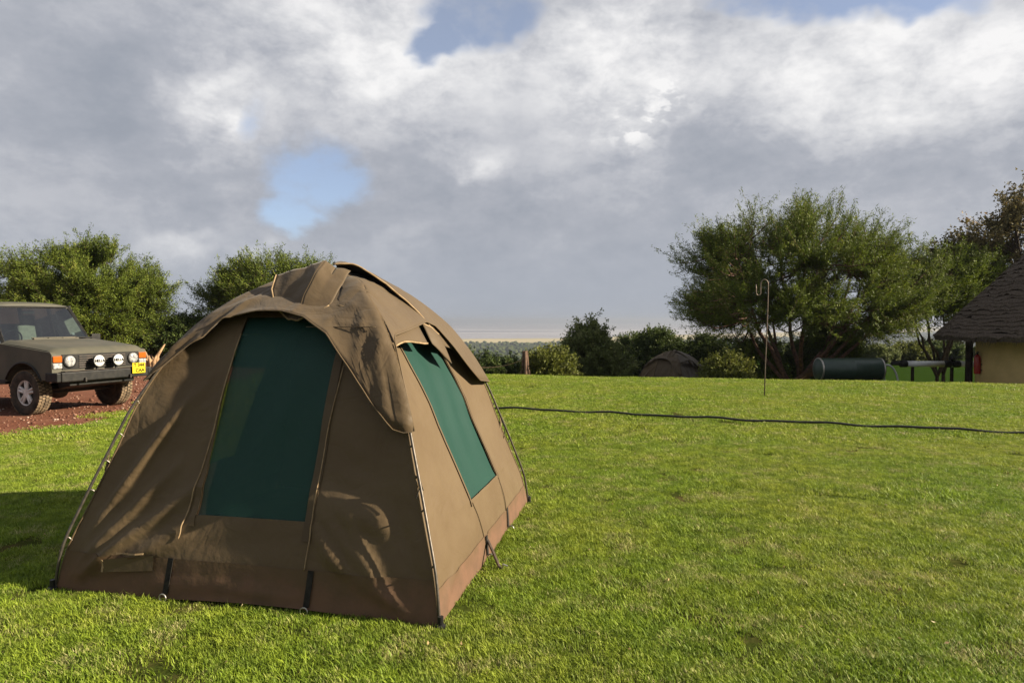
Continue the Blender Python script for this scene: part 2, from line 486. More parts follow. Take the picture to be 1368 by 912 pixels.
# ------------------------------------------------------------------ terrain
def G(x, y):
    x = np.asarray(x, float); y = np.asarray(y, float)
    lf = ss(-4, -10, x)                                        # 1 on the driveway side
    yc = (18.9 - .21 * np.clip(x, -4, 22)) * (1 - lf) + 36 * lf
    drop = -1.75 * ss(0, 1, (y - yc) / 11.0)
    ye = 34 * (1 - lf) * (1 - ss(4, 8, x)) + 58 * ss(4, 8, x) * (1 - lf) + 50 * lf
    fall = -58.25 * ss(0, 1, (y - ye) / 230.0)
    return drop + fall
def axis(a, b, step, lo, hi, g=1.16):
    v = list(np.arange(a, b + 1e-6, step)); d = step
    while v[-1] < hi: d *= g; v.append(v[-1] + d)
    d = step
    while v[0] > lo: d *= g; v.insert(0, v[0] - d)
    return np.array(v)
gx = axis(-30, 30, 1.0, -38000, 38000); gy = axis(4, 64, .75, -9000, 38000)
XX, YY = np.meshgrid(gx, gy)
V = np.stack([XX.ravel(), YY.ravel(), G(XX, YY).ravel()], 1)
nx, ny = len(gx), len(gy)
i = np.arange(ny - 1)[:, None] * nx + np.arange(nx - 1)[None]
F = np.stack([i, i + 1, i + nx + 1, i + nx], -1).reshape(-1, 4)
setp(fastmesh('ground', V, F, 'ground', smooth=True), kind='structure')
# lake on the plain
xs = np.concatenate([np.linspace(-37500, -3000, 12), np.linspace(-2500, 3000, 60), np.linspace(4000, 37500, 12)])
shore = 2330 + 90 * np.sin(xs / 300) + np.maximum(xs - 250, 0) * np.where(xs > 250, 1.15, 0)
shore = np.minimum(shore, 9000)
V = [(x, y, -59.9) for x, y in zip(xs, shore)] + [(x, 37500, -59.9) for x in xs]
n = len(xs)
setp(mesh('lake', V, [(k, k + 1, n + k + 1, n + k) for k in range(n - 1)], 'lake'), kind='structure')
# dirt driveway: a sheet with an irregular grassy edge
def dirt_edge(y):
    e = np.interp(y, [-30, 6.0, 8.6, 9.4, 10.2, 11.2, 12.1, 14, 20, 34], [-14, -9.5, -7.6, -7.02, -6.7, -6.62, -6.8, -6.9, -7.3, -8.5])
    return e + .10 * np.sin(y * 3.1) + .06 * np.sin(y * 7.3 + 1)
ys = np.concatenate([np.arange(-30, 6, 1.5), np.arange(6, 16, .12), np.arange(16, 34, .6)])
us = np.linspace(0, 1, 46) ** 1.6
V = []
for y in ys:
    e = float(dirt_edge(y))
    for u in us:
        x = e - u * (e + 45)
        bumpz = .012 * (mnoise.noise((x * .8, y * .8, 0)) + .6) + .006 * mnoise.noise((x * 3, y * 3, 4)) if u > .001 else 0
        V.append((x, y, .004 + max(bumpz, 0) * min(1, u * 60)))
k = len(us)
F = [(a * k + b, a * k + b + 1, (a + 1) * k + b + 1, (a + 1) * k + b) for a in range(len(ys) - 1) for b in range(k - 1)]
setp(mesh('driveway', V, F, 'red_dirt', smooth=True), kind='structure')

def lump(dirs, seed, amp):
    r = np.random.default_rng(seed); f = np.zeros(len(dirs))
    for k in range(9):
        v = r.normal(size=3); v /= np.linalg.norm(v)
        f += np.cos(dirs @ v * r.uniform(2.5, 7) + r.uniform(0, 6.28)) / 3
    return 1 + amp * f
# ------------------------------------------------------------------ geometry-node scatter (stuff only)
def scatter(name, pts, rotz, scl, protos, label, cat, tilt=None):
    """points -> instances of one of the prototypes"""
    me = bpy.data.meshes.new(name)
    me.vertices.add(len(pts)); me.vertices.foreach_set('co', np.asarray(pts, np.float32).ravel())
    a = me.attributes.new('rotz', 'FLOAT', 'POINT'); a.data.foreach_set('value', np.asarray(rotz, np.float32))
    a = me.attributes.new('scl', 'FLOAT', 'POINT'); a.data.foreach_set('value', np.asarray(scl, np.float32))
    o = bpy.data.objects.new(name, me); col.objects.link(o)
    ng = bpy.data.node_groups.new(name, 'GeometryNodeTree')
    ng.interface.new_socket('Geometry', in_out='INPUT', socket_type='NodeSocketGeometry')
    ng.interface.new_socket('Geometry', in_out='OUTPUT', socket_type='NodeSocketGeometry')
    nn, ll = ng.nodes, ng.links
    gi = nn.new('NodeGroupInput'); go = nn.new('NodeGroupOutput')
    ra = nn.new('GeometryNodeInputNamedAttribute'); ra.data_type = 'FLOAT'; ra.inputs[0].default_value = 'rotz'
    sa = nn.new('GeometryNodeInputNamedAttribute'); sa.data_type = 'FLOAT'; sa.inputs[0].default_value = 'scl'
    cr = nn.new('ShaderNodeCombineXYZ'); ll.new(ra.outputs[0], cr.inputs[2])
    idx = nn.new('GeometryNodeInputIndex')
    md = nn.new('ShaderNodeMath'); md.operation = 'MODULO'; ll.new(idx.outputs[0], md.inputs[0]); md.inputs[1].default_value = len(protos)
    jn = nn.new('GeometryNodeJoinGeometry')
    for q, p in enumerate(protos):
        oi = nn.new('GeometryNodeObjectInfo'); oi.inputs['Object'].default_value = p
        cmpn = nn.new('ShaderNodeMath'); cmpn.operation = 'COMPARE'; ll.new(md.outputs[0], cmpn.inputs[0]); cmpn.inputs[1].default_value = q; cmpn.inputs[2].default_value = .1
        ip = nn.new('GeometryNodeInstanceOnPoints')
        ll.new(gi.outputs[0], ip.inputs['Points']); ll.new(cmpn.outputs[0], ip.inputs['Selection'])
        ll.new(oi.outputs['Geometry'], ip.inputs['Instance']); ll.new(cr.outputs[0], ip.inputs['Rotation'])
        ll.new(sa.outputs[0], ip.inputs['Scale'])
        ll.new(ip.outputs[0], jn.inputs[0])
    ll.new(jn.outputs[0], go.inputs[0])
    mod = o.modifiers.new('scatter', 'NODES'); mod.node_group = ng
    return setp(o, label, cat, kind='stuff')
def proto(name, V, F, m, tone=None, smooth=False):
    o = fastmesh(name, V, F, m, smooth=smooth, tone=tone)
    col.objects.unlink(o)
    return o
# far woodland on the plain: low crowns
ico = bmesh.new(); bmesh.ops.create_icosphere(ico, subdivisions=2, radius=1)
IV = np.array([v.co[:] for v in ico.verts]); IF = np.array([[v.index for v in f.verts] for f in ico.faces]); ico.free()
crowns = []
for q in range(3):
    d = np.array([1 + .45 * mnoise.noise(Vector(v) * 1.7 + Vector((q * 9, 0, 0))) for v in IV])
    crowns.append(proto('far_crown', IV * d[:, None] * np.array([1, 1, .72]) + np.array([0, 0, .35]), IF, 'far_crown'))
n = 15000
yy = 1 / rng.uniform(1 / 1900, 1 / 560, n)
xx = rng.uniform(-1.0, 1.25, n) * yy
yy2 = yy + np.maximum(xx - 250, 0) * .9 * (yy / 1900)
keep = np.array([mnoise.noise((x * .006, y * .006, 3)) > -.28 for x, y in zip(xx, yy2)])
P = np.stack([xx, yy2, G(xx, yy2)], 1)[keep]
scatter('far_woodland', P, rng.uniform(0, 6.28, len(P)), rng.uniform(2.2, 6.0, len(P)), crowns, 'hazy grey green woodland covering the plain far below the lawn', 'woodland')
n = 2600                                                       # scrub on the slope just below the lawn
xx = rng.uniform(-70, 130, n); yy = rng.uniform(62, 330, n)
bx_, by_ = rng.uniform(-9.5, -2.2, 70), rng.uniform(23, 36, 70)      # scrub on the bank behind the tent
xx, yy = np.concatenate([xx, bx_]), np.concatenate([yy, by_]); n = len(xx)
sc_ = np.concatenate([rng.uniform(1.0, 2.2, n - 70), rng.uniform(.4, .85, 70)])
P = np.stack([xx, yy, G(xx, yy)], 1)
clumps = []
for q in range(3):
    m_ = 900; d = rng.normal(size=(m_, 3)); d /= np.linalg.norm(d, axis=1, keepdims=True); d[:, 2] = np.abs(d[:, 2]) * .85
    ctr = d * (rng.uniform(.55, 1.05, m_) * lump(d, 80 + q, .2))[:, None]
    t3 = ctr[:, None] + rng.normal(size=(m_, 3, 3)) * .085
    clumps.append(proto('scrub_clump', t3.reshape(-1, 3), np.arange(m_ * 3).reshape(-1, 3), 'far_crown'))
scatter('slope_scrub', P, rng.uniform(0, 6.28, n), sc_, clumps, 'dark scrub on the slope that falls away beyond the lawn', 'scrub')

# ------------------------------------------------------------------ trees
def tubes(paths, radii, sides):
    """many thin tubes of equal point count; paths (n,k,3), radii (n,k)"""
    P = np.asarray(paths); n, k, _ = P.shape
    T = np.gradient(P, axis=1); T /= np.linalg.norm(T, axis=2, keepdims=True) + 1e-9
    ref = np.where(np.abs(T[..., 2:3]) < .9, np.array([0, 0, 1.]), np.array([1., 0, 0]))
    A = np.cross(T, ref); A /= np.linalg.norm(A, axis=2, keepdims=True) + 1e-9
    B = np.cross(T, A)
    ang = np.arange(sides) * 2 * np.pi / sides
    V = P[:, :, None] + (A[:, :, None] * np.cos(ang)[None, None, :, None] + B[:, :, None] * np.sin(ang)[None, None, :, None]) * np.asarray(radii)[:, :, None, None]
    base = (np.arange(n) * k * sides)[:, None, None] + (np.arange(k - 1) * sides)[None, :, None]
    s0 = np.arange(sides)[None, None]; s1 = (np.arange(sides)[None, None] + 1) % sides
    F = np.stack([base + s0, base + s1, base + sides + s1, base + sides + s0], -1).reshape(-1, 4)
    return V.reshape(-1, 3), F
def curve(a, b, bend, k, r):
    t = np.linspace(0, 1, k)[None, :, None]
    m = (a + b) / 2 + bend
    P = (1 - t) ** 2 * a[:, None] + 2 * t * (1 - t) * m[:, None] + t ** 2 * b[:, None]
    return P + r.normal(size=P.shape) * .012 * np.linalg.norm(b - a, axis=1)[:, None, None] * np.sin(np.pi * t)
def tree(name, label, cat, base, c, rad, leaf, seed, group=None, trunk_r=.14, stems=1, stem_h=.8, limbs=9, branches=160, twigs=12, leaves=42,
         lsize=(.075, .024), twig_len=(.45, 1.0), up=.45, amp=.16, bark='bark', gap=-.25, zmin=-.55, inner=.62, lal=.5, lspread=.05, low=1.0):
    """base: foot of the trunk; c, rad: centre and half axes of the crown (relative to the foot)"""
    r = np.random.default_rng(seed)
    c = np.array(c, float); rad = np.array(rad, float)
    zlow = np.array([1, 1, low])
    e = empty(name, base, 0, label, cat, group)
    def shell(n, lo, hi):
        d = r.normal(size=(n * 4, 3)); d /= np.linalg.norm(d, axis=1, keepdims=True)
        d = d[d[:, 2] > zmin][:n]
        return d, c + d * np.where(d[:, 2:3] < 0, zlow, 1.0) * rad * (r.uniform(lo, hi, len(d)) * lump(d, seed, amp))[:, None]
    # trunk and limbs
    foot = np.array([[0, 0, -.12]]); paths = []; radii = []
    forks = []
    for s in range(stems):
        a = 6.28 * s / stems + r.uniform(0, 1)
        sp = 0 if stems == 1 else r.uniform(.15, .4)
        f = np.array([math.cos(a) * sp, math.sin(a) * sp, stem_h * r.uniform(.85, 1.15)])
        off = np.array([[math.cos(a) * .06 * (stems > 1), math.sin(a) * .06 * (stems > 1), 0]])
        paths.append(curve(foot + off, f[None], r.normal(size=(1, 3)) * .06, 8, r)[0])
        q = np.linspace(1.25, .8, 8); q[0] *= 1.3
        radii.append(trunk_r / math.sqrt(stems) * q); forks.append(f)
    forks = np.array(forks)
    d, L = shell(limbs, .38, .7)
    fk = forks[r.integers(0, stems, len(L))]
    for a, b, dd in zip(fk, L, d):
        bend = np.array([dd[0] * rad[0] * .10, dd[1] * rad[1] * .10, -.12 * rad[2] + r.normal() * .1])
        paths.append(curve(a[None], b[None], bend[None], 8, r)[0])
        radii.append(trunk_r * np.linspace(.62, .2, 8) / (stems ** .25))
    LP = np.array(paths[stems:])
    V1, F1 = tubes(np.array(paths), np.array(radii), 7)
    fastmesh('trunk', V1, F1, bark, e, smooth=True)
    # branches start on the nearest limb
    d, B = shell(branches, .62, .95)
    cand = LP[:, 3:].reshape(-1, 3)
    near = np.argmin(((B[:, None] - cand[None]) ** 2).sum(-1) + r.uniform(0, .6, (len(B), len(cand))), axis=1)
    A = cand[near]
    BP = curve(A, B, np.stack([d[:, 0] * .1, d[:, 1] * .1, -np.abs(r.normal(size=len(B))) * .12 * rad[2]], 1), 7, r)
    BR_ = np.linspace(1, .35, 7)[None] * (trunk_r * .16 + .006) * np.ones((len(B), 1))
    V2, F2 = tubes(BP, BR_, 5)
    # twigs
    n = len(B) * twigs
    bi = r.integers(0, len(B), n); ti = r.uniform(.25, 1, n) * 6
    k0 = np.minimum(ti.astype(int), 5); fr = (ti - k0)[:, None]
    S = BP[bi, k0] * (1 - fr) + BP[bi, k0 + 1] * fr
    o = (S - c) / rad; rr = np.linalg.norm(o, axis=1); o = o / (rr[:, None] + 1e-6)
    dirn = o * .75 + np.array([0, 0, up]) + r.normal(size=(n, 3)) * .45
    dirn /= np.linalg.norm(dirn, axis=1, keepdims=True)
    ln = r.uniform(*twig_len, n)
    kp = np.array([mnoise.noise(Vector(s_ * 1.1) + Vector((seed * 3.1, 0, 0))) for s_ in S]) > gap
    kp &= (rr > inner * r.uniform(.6, 1.0, n))
    S, dirn, ln, o = S[kp], dirn[kp], ln[kp], o[kp]
    E_ = S + dirn * ln[:, None]
    TP = curve(S, E_, np.stack([0 * ln, 0 * ln, r.uniform(-.12, .05, len(ln)) * ln], 1), 4, r)
    V3, F3 = tubes(TP, np.linspace(1, .4, 4)[None] * .0065 * np.ones((len(S), 1)), 3)
    br = fastmesh('branches', np.concatenate([V2, V3]), np.concatenate([F2, F3 + len(V2)]), bark, e, smooth=True)
    # leaves
    m = len(S); k = leaves
    t = r.uniform(.12, 1.03, (m, k)); tt = np.clip(t, 0, .999) * 3; q0 = tt.astype(int); fr = (tt - q0)[..., None]
    ii = np.arange(m)[:, None]
    C_ = TP[ii, q0] * (1 - fr) + TP[ii, q0 + 1] * fr + r.normal(size=(m, k, 3)) * lspread
    ax_ = dirn[:, None] * lal + r.normal(size=(m, k, 3)) * .6
    ax_ /= np.linalg.norm(ax_, axis=2, keepdims=True)
    sd_ = np.cross(ax_, r.normal(size=(m, k, 3))); sd_ /= np.linalg.norm(sd_, axis=2, keepdims=True) + 1e-9
    l = lsize[0] * r.uniform(.6, 1.3, (m, k, 1)); w_ = lsize[1] * r.uniform(.7, 1.3, (m, k, 1))
    Q = np.stack([C_ - ax_ * l / 2 - sd_ * w_ / 2, C_ - ax_ * l * .3 + sd_ * w_ / 2, C_ + ax_ * l / 2], 2).reshape(-1, 3)
    tone = np.clip(r.normal(.42, .16, (m, 1)) + r.normal(0, .13, (m, k)) + .12 * (t - .5), 0, 1)
    fastmesh('crown', Q, np.arange(len(Q)).reshape(-1, 3), leaf, e, tone=np.repeat(tone.ravel(), 3))
    return e
def gb(x, y, dz=0): return (x, y, float(G(x, y)) + dz)
# the big umbrella acacia on the edge of the lawn
tree('acacia_tree', 'large spreading green acacia with forked reddish trunk on lawn edge', 'tree', gb(11.15, 27), (0.2, 0, 4.1), (5.4, 4.2, 4.1), 'leaf_acacia', 11,
     group='trees round the lawn', trunk_r=.19, stem_h=.95, stems=2, limbs=13, branches=380, twigs=15, leaves=64, lsize=(.12, .026), twig_len=(.6, 1.35), up=.55, amp=.10, bark='bark_red', gap=-.33, zmin=-.8, inner=.1, lspread=.055, lal=.9, low=.34)
# acacias beyond the driveway
tree('acacia_tree', 'rounded bushy acacia directly behind the parked off-roader', 'tree', gb(-17.1, 27.5), (0.1, 0, 2.3), (3.1, 2.8, 2.45), 'leaf_acacia', 21,
     group='trees round the lawn', trunk_r=.14, stems=3, stem_h=.5, limbs=12, branches=300, twigs=14, leaves=60, lsize=(.11, .030), twig_len=(.45, 1.0), up=.55, amp=.10, gap=-.8, zmin=-.85, inner=.3, lspread=.055, lal=.9)
tree('acacia_tree', 'feathery acacia rising behind the left shoulder of the canvas tent', 'tree', gb(-10.7, 31), (0.2, 0, 2.45), (3.5, 2.7, 2.0), 'leaf_acacia', 33,
     group='trees round the lawn', trunk_r=.14, stems=2, stem_h=.8, limbs=12, branches=250, twigs=13, leaves=56, lsize=(.12, .032), twig_len=(.5, 1.25), up=.65, amp=.16, gap=-.6, zmin=-.8, inner=.3, lspread=.055, lal=.9)
tree('acacia_tree', 'smaller grey green acacia beyond the roof of the off-roader', 'tree', gb(-23.6, 32), (0, 0, 2.4), (3.2, 2.6, 2.0), 'leaf_acacia', 35,
     group='trees round the lawn', trunk_r=.13, stems=2, stem_h=.7, limbs=9, branches=160, twigs=12, leaves=50, lsize=(.12, .034), twig_len=(.45, 1.0), amp=.16, gap=-.6, zmin=-.8, inner=.3, lspread=.055, lal=.9)
# brown-leaved tree behind the hut
tree('broadleaf_tree', 'tall tree with brownish sparse leaves and drooping limb behind the hut', 'tree', gb(23.4, 29.5), (-0.4, 0, 5.4), (5.2, 4.4, 3.7), 'leaf_brown', 41,
     group='trees round the lawn', trunk_r=.22, stem_h=1.8, limbs=14, branches=340, twigs=11, leaves=24, lsize=(.15, .10), twig_len=(.3, .9), up=.2, amp=.18, gap=-.38, zmin=-.75, inner=.2, lspread=.1)
tree('thorn_tree', 'small loose thorn tree leaning between the big acacia and the hut', 'tree', gb(17.9, 28.5), (-0.5, 0, 4.5), (2.5, 2.0, 2.0), 'leaf_acacia', 45,
     group='trees round the lawn', trunk_r=.12, stems=2, stem_h=1.0, limbs=9, branches=190, twigs=12, leaves=48, lsize=(.12, .032), twig_len=(.5, 1.2), up=.35, amp=.2, gap=-.25, low=.55, zmin=-.75, inner=.2, lspread=.055, lal=.9)
# shrubs on the lawn edge
shr = 'shrubs along the lawn edge'
def bush(label, x, y, rx, top, leaf, seed, z0=None, **kw):
    g = float(G(x, y)); h = top - g
    a = dict(trunk_r=.07, stems=4, stem_h=.35, limbs=10, branches=130, twigs=10, leaves=34, twig_len=(.2, .75), up=.45, amp=.24, gap=-.45, zmin=-.85, inner=.3, lsize=(.10, .06))
    a.update(kw)
    return tree('shrub', label, 'shrub', (x, y, g), (0, 0, h * .52), (rx, rx * .9, h * .46), leaf, seed, group=shr, **a)
bush('rounded olive shrub standing clear of its neighbours on the lawn edge', 3.08, 26, 1.15, 1.22, 'leaf_pale', 51, branches=170, lsize=(.10, .06))
bush('low yellow green shrub beside the wooden rope post', 1.22, 23.0, .58, .34, 'leaf_yellow', 52, branches=110)
bush('wide dark shrub shading the distant brown tent', 6.9, 34, 2.1, 1.35, 'leaf_dark', 53, branches=260, lsize=(.11, .06))
bush('dark green shrub overhanging the lit side of the distant tent', 9.3, 33.5, 1.1, .95, 'leaf_dark', 54, branches=150)
bush('low bright green shrub right of the distant tent', 7.3, 23.2, .62, .08, 'leaf_yellow', 55, branches=90)
bush('mid green shrub left of the acacia trunk', 10.1, 28.6, 1.1, .62, 'leaf_acacia', 56, branches=140)
bush('fresh green shrub behind the dark green tank', 14.0, 30.0, 1.35, 1.75, 'leaf_acacia', 57, branches=190, twig_len=(.3, .7))
bush('dark shrub at the foot of the acacia trunk', 12.4, 29.4, 1.2, .45, 'leaf_dark', 58, branches=130)
bush('low dark scrub bush left of the wooden rope post', -.15, 25, 1.0, -.05, 'leaf_dark', 59, branches=110)
bush('scrubby dark bush between the canvas tent and the rope post scrub', -1.5, 26, 1.2, .2, 'leaf_dark', 60, branches=110)
bush('dark shrub filling the gap between two acacias beyond the driveway', -14.2, 29.2, 1.7, 1.7, 'leaf_dark', 71, branches=200)
bush('low dark shrub under the feathery acacia behind the tent', -10.0, 29.5, 1.8, 1.6, 'leaf_dark', 72, branches=180)
bush('yellowish shrub on the lower lawn beyond the white pipe', 32.5, 56, 1.7, -.55, 'leaf_yellow', 61, branches=120, lsize=(.16, .10))
bush('dark rounded shrub on the lower lawn beside the hut post', 36.2, 57, 1.6, -.35, 'leaf_dark', 62, branches=120, lsize=(.16, .10))
bush('olive shrub on the lower lawn behind the white hose', 29.2, 55, 1.5, -.75, 'leaf_pale', 63, branches=120, lsize=(.16, .10))
bush('low olive shrub filling the gap beneath the drooping limb', 25.4, 54, 1.6, -.4, 'leaf_dark', 64, branches=120, lsize=(.16, .10))

# ------------------------------------------------------------------ thatched hut
HX, HY = 17.4, 20.6
hg = float(G(HX, HY)) - .25
EAVE = 1.08
hut = empty('thatched_hut', (HX, HY, hg), 0, 'round ochre hut with dark conical thatched roof and timber posts', 'hut')
RW, RE, RH = 2.82, 4.0, 4.25
b = MB(); b.lathe([(RW, -.4), (RW, EAVE - hg + .75)], n=72); b.build('wall', 'ochre_plaster', hut, smooth=True)
for k in range(5):
    a = R(142) + 2 * math.pi * k / 5
    b = MB(); p = [(math.cos(a) * (RW + .17), math.sin(a) * (RW + .17), z) for z in (-.6, .6, 1.5, EAVE - hg + .55)]
    b.tube(p, [.12, .115, .11, .11], 10); b.build('post', 'dark_timber', hut, smooth=True)
# stepped thatch courses with ragged lower edges
n = 220; courses = 38
V = []; F = []
for cidx in range(courses):
    t0, t1 = cidx / courses, min((cidx + 1.35) / courses, 1)
    rows = []
    for (t, lift) in ((t0, .03), (t0 + .2 / courses, .045), (t1, .0)):
        row = []
        for k in range(n):
            a = 2 * math.pi * k / n
            j = .10 * mnoise.noise((a * 9, cidx * 3.3, t)) + .05 * mnoise.noise((a * 40, cidx * 5.3, t)) + random.uniform(-.025, .025) if lift > 0 else 0
            rr = RE * (1 - t) + j * .9
            zz = EAVE - hg + RH * t - j * .8 + lift + .05 * mnoise.noise((math.cos(a) * 3, math.sin(a) * 3, cidx * .35)) * min(1, t * 6)
            row.append(len(V)); V.append((max(rr, .02) * math.cos(a), max(rr, .02) * math.sin(a), zz))
        rows.append(row)
    for a_, b_ in zip(rows, rows[1:]):
        F += [(a_[k], a_[(k + 1) % n], b_[(k + 1) % n], b_[k]) for k in range(n)]
k0 = len(V)
for (rr, zz) in ((RE - .02, EAVE - hg + .05), (RE - .06, EAVE - hg - .10), (RE - .45, EAVE - hg + .20), (RW - .1, EAVE - hg + 1.0)):
    for k in range(n):
        a = 2 * math.pi * k / n
        V.append((rr * math.cos(a), rr * math.sin(a), zz + random.uniform(-.025, .025)))
for q in range(3):
    F += [(k0 + q * n + k, k0 + (q + 1) * n + k, k0 + (q + 1) * n + (k + 1) % n, k0 + q * n + (k + 1) % n) for k in range(n)]
roof = mesh('roof', V, F, 'thatch', hut)
# loose straws along the eave
V = []; F = []
for k in range(2600):
    a = random.uniform(0, 6.283); rr = RE + random.uniform(-.05, .03); zz = EAVE - hg + random.uniform(-.06, .10)
    l = random.uniform(.08, .24); da = random.uniform(-.012, .012); q = len(V)
    c_, s_ = math.cos(a), math.sin(a)
    V += [(rr * c_ - s_ * .006, rr * s_ + c_ * .006, zz), (rr * c_ + s_ * .006, rr * s_ - c_ * .006, zz), ((rr + .04) * math.cos(a + da), (rr + .04) * math.sin(a + da), zz - l)]
    F.append((q, q + 1, q + 2))
setp(mesh('straw_fringe', V, F, 'thatch', roof), kind='stuff')
b = MB(); b.lathe([(.30, EAVE - hg + RH - .25), (.26, EAVE - hg + RH + .02), (.12, EAVE - hg + RH + .12), (.001, EAVE - hg + RH + .14)], n=20)
b.build('ridge_cap', 'thatch', roof, smooth=True)
# fire extinguisher on the wall
a = math.atan2(-HY, -HX) - math.acos(0) + R(25)                # a point of the wall turned to the lawn
fx, fy = HX + math.cos(a) * (RW + .10), HY + math.sin(a) * (RW + .10)
EXT = (fx, fy)
ext = empty('fire_extinguisher', (fx, fy, -.07), a, 'red fire extinguisher with black hose hung on the ochre wall', 'extinguisher')
b = MB(); b.lathe([(.085, 0), (.092, .02), (.092, .50), (.08, .55), (.045, .59), (.03, .61)], n=24); b.build('cylinder', 'red_paint', ext, smooth=True)
b = MB(); b.lathe([(.028, .60), (.028, .66)], n=12); b.box((.0, .02, .675), (.03, .15, .02)); b.box((0, .03, .70), (.03, .13, .015)); b.build('valve', 'black_plastic', ext)
b = MB(); b.tube([(0, -.03, .65), (.0, -.12, .63), (.0, -.17, .50), (.0, -.20, .34), (0, -.21, .22)], [.013, .014, .014, .018, .026], 8); b.build('hose', 'black_plastic', ext, smooth=True)
for z in (.30, .12):
    b = MB(); b.box((-.10, 0, z), (.05, .2, .03)); b.build('bracket', 'black_plastic', ext)

# ------------------------------------------------------------------ tank, pipes, hook, hose, post, roof
tx, ty = 10.05, 22.4
tg = float(G(tx + 1, ty))
tank = empty('water_tank', (tx, ty, tg), R(2), 'dark green cylindrical tank lying on its side, pale end rims', 'tank')
zc = 0.0 - tg
b = MB(); b.lathe([(.001, -.045), (.20, -.035), (.345, 0), (.365, .02), (.365, 1.08), (.372, 1.10), (.365, 1.12), (.365, 2.08), (.345, 2.10), (.2, 2.135), (.001, 2.145)], (0, 0, zc), 'X', 40)
b.build('drum', 'green_tank', tank, smooth=True)
for xx in (.03, 2.06):
    b = MB(); b.lathe([(.366, -.025), (.38, -.02), (.38, .02), (.366, .025)], (xx, 0, zc), 'X', 40); b.build('rim', 'galvanised', tank, smooth=True)
for xx in (.35, 1.75):
    b = MB(); b.box((xx, 0, (zc - .3) / 2 - .1), (.10, .62, zc - .06)); b.build('cradle', 'dark_timber', tank, bevel=.01)
b = MB(); b.tube([(2.12, 0, zc + .12), (2.30, 0, zc + .13)], .035, 10); b.lathe([(.05, 0), (.05, .06)], (2.24, 0, zc + .12), 'X', 12); b.build('outlet', 'galvanised', tank, smooth=True)
hs = MB(); pts = [(2.28, -.02, zc + .14)]
for q in np.linspace(0, 1, 14): pts.append((2.30 + .33 * math.sin(q * math.pi / 2), -.02 - .1 * q, zc + .14 - .62 * (1 - math.cos(q * math.pi / 2))))
hs.tube(pts, .032, 8); hs.build('hose', 'grey_hose', tank, smooth=True)
pts = [(2.22, -.06, zc + .10)] + [(2.22 + .02 * math.sin(q * 9), -.07, zc + .1 - q * .75) for q in np.linspace(.1, 1, 8)]
hs = MB(); hs.tube(pts, .02, 8); hs.build('drain_pipe', 'grey_hose', tank, smooth=True)
# white pipe on black couplings
wx, wy = 14.25, 24.6
wg = float(G(wx + 1.5, wy)); zz = .04 - wg
pipe = empty('white_pipe', (wx, wy, wg), R(-4), 'thick white plastic pipe with black couplings raised on short stands', 'pipe')
for (a_, c_) in ((.0, 1.28), (1.82, 4.2)):
    b = MB(); b.tube([(a_, 0, zz), (c_, 0, zz)], .105, 20); b.build('pipe_section', 'white_pvc', pipe, smooth=True)
for xx, l in ((-.12, .24), (1.40, .26), (1.72, .22)):
    b = MB(); b.lathe([(.10, -l / 2), (.125, -l / 2 + .02), (.125, l / 2 - .02), (.10, l / 2)], (xx, 0, zz), 'X', 20); b.build('coupling', 'black_plastic', pipe, smooth=True)
b = MB(); b.tube([(-.55, 0, zz), (-.05, 0, zz)], .06, 14); b.build('reducer', 'black_plastic', pipe, smooth=True)
b = MB(); b.lathe([(.05, 0), (.05, .16), (.12, .17), (.12, .21), (.02, .22), (.02, .3)], (1.56, 0, zz), 'Z', 12); b.tube([(1.35, 0, zz), (1.8, 0, zz)], .08, 14); b.build('valve', 'black_plastic', pipe, smooth=True)
for xx in (.2, 1.56, 3.4):
    b = MB(); b.box((xx, 0, zz / 2 - .18), (.05, .16, zz + .15)); b.build('stand', 'dark_timber', pipe, bevel=.01)
# shepherd's hook rod
HKX, HKY = 5.357, 14.41
rod = empty('lantern_hook', (HKX, HKY, 0), 0, 'tall thin iron rod with S-shaped hook stuck in the lawn', 'hook')
pts = [(-.015, 0, -.25), (-.005, 0, .6), (.02, 0, 1.3), (.035, 0, 1.9), (.04, 0, 2.25)]
for q in np.linspace(0, math.pi, 10): pts.append((-.04 + .08 * math.cos(q), 0, 2.36 + .10 * math.sin(q)))
pts += [(-.12, 0, 2.28)]
for q in np.linspace(0, math.pi, 9): pts.append((-.165 + .045 * math.cos(q), 0, 2.18 - .05 * math.sin(q)))
pts += [(-.213, 0, 2.26), (-.218, 0, 2.36)]
b = MB(); b.tube(pts, .0125, 8); b.build('rod', 'iron_rod', rod, smooth=True)
# black irrigation hose across the lawn
pts = []
for q in np.linspace(-.12, 1.35, 60):
    x, y = -.16 + 7.27 * q, 12.12 - 2.69 * q
    pts.append((x, y + .02 * math.sin(q * 9) + .012 * math.sin(q * 23), .046 + .010 * math.sin(q * 31) + .008 * math.sin(q * 57)))
b = MB(); b.tube(pts, .018, 8); o = b.build('irrigation_hose', 'black_hose', None, smooth=True)
setp(o, 'long black irrigation hose lying straight across the lawn', 'hose')
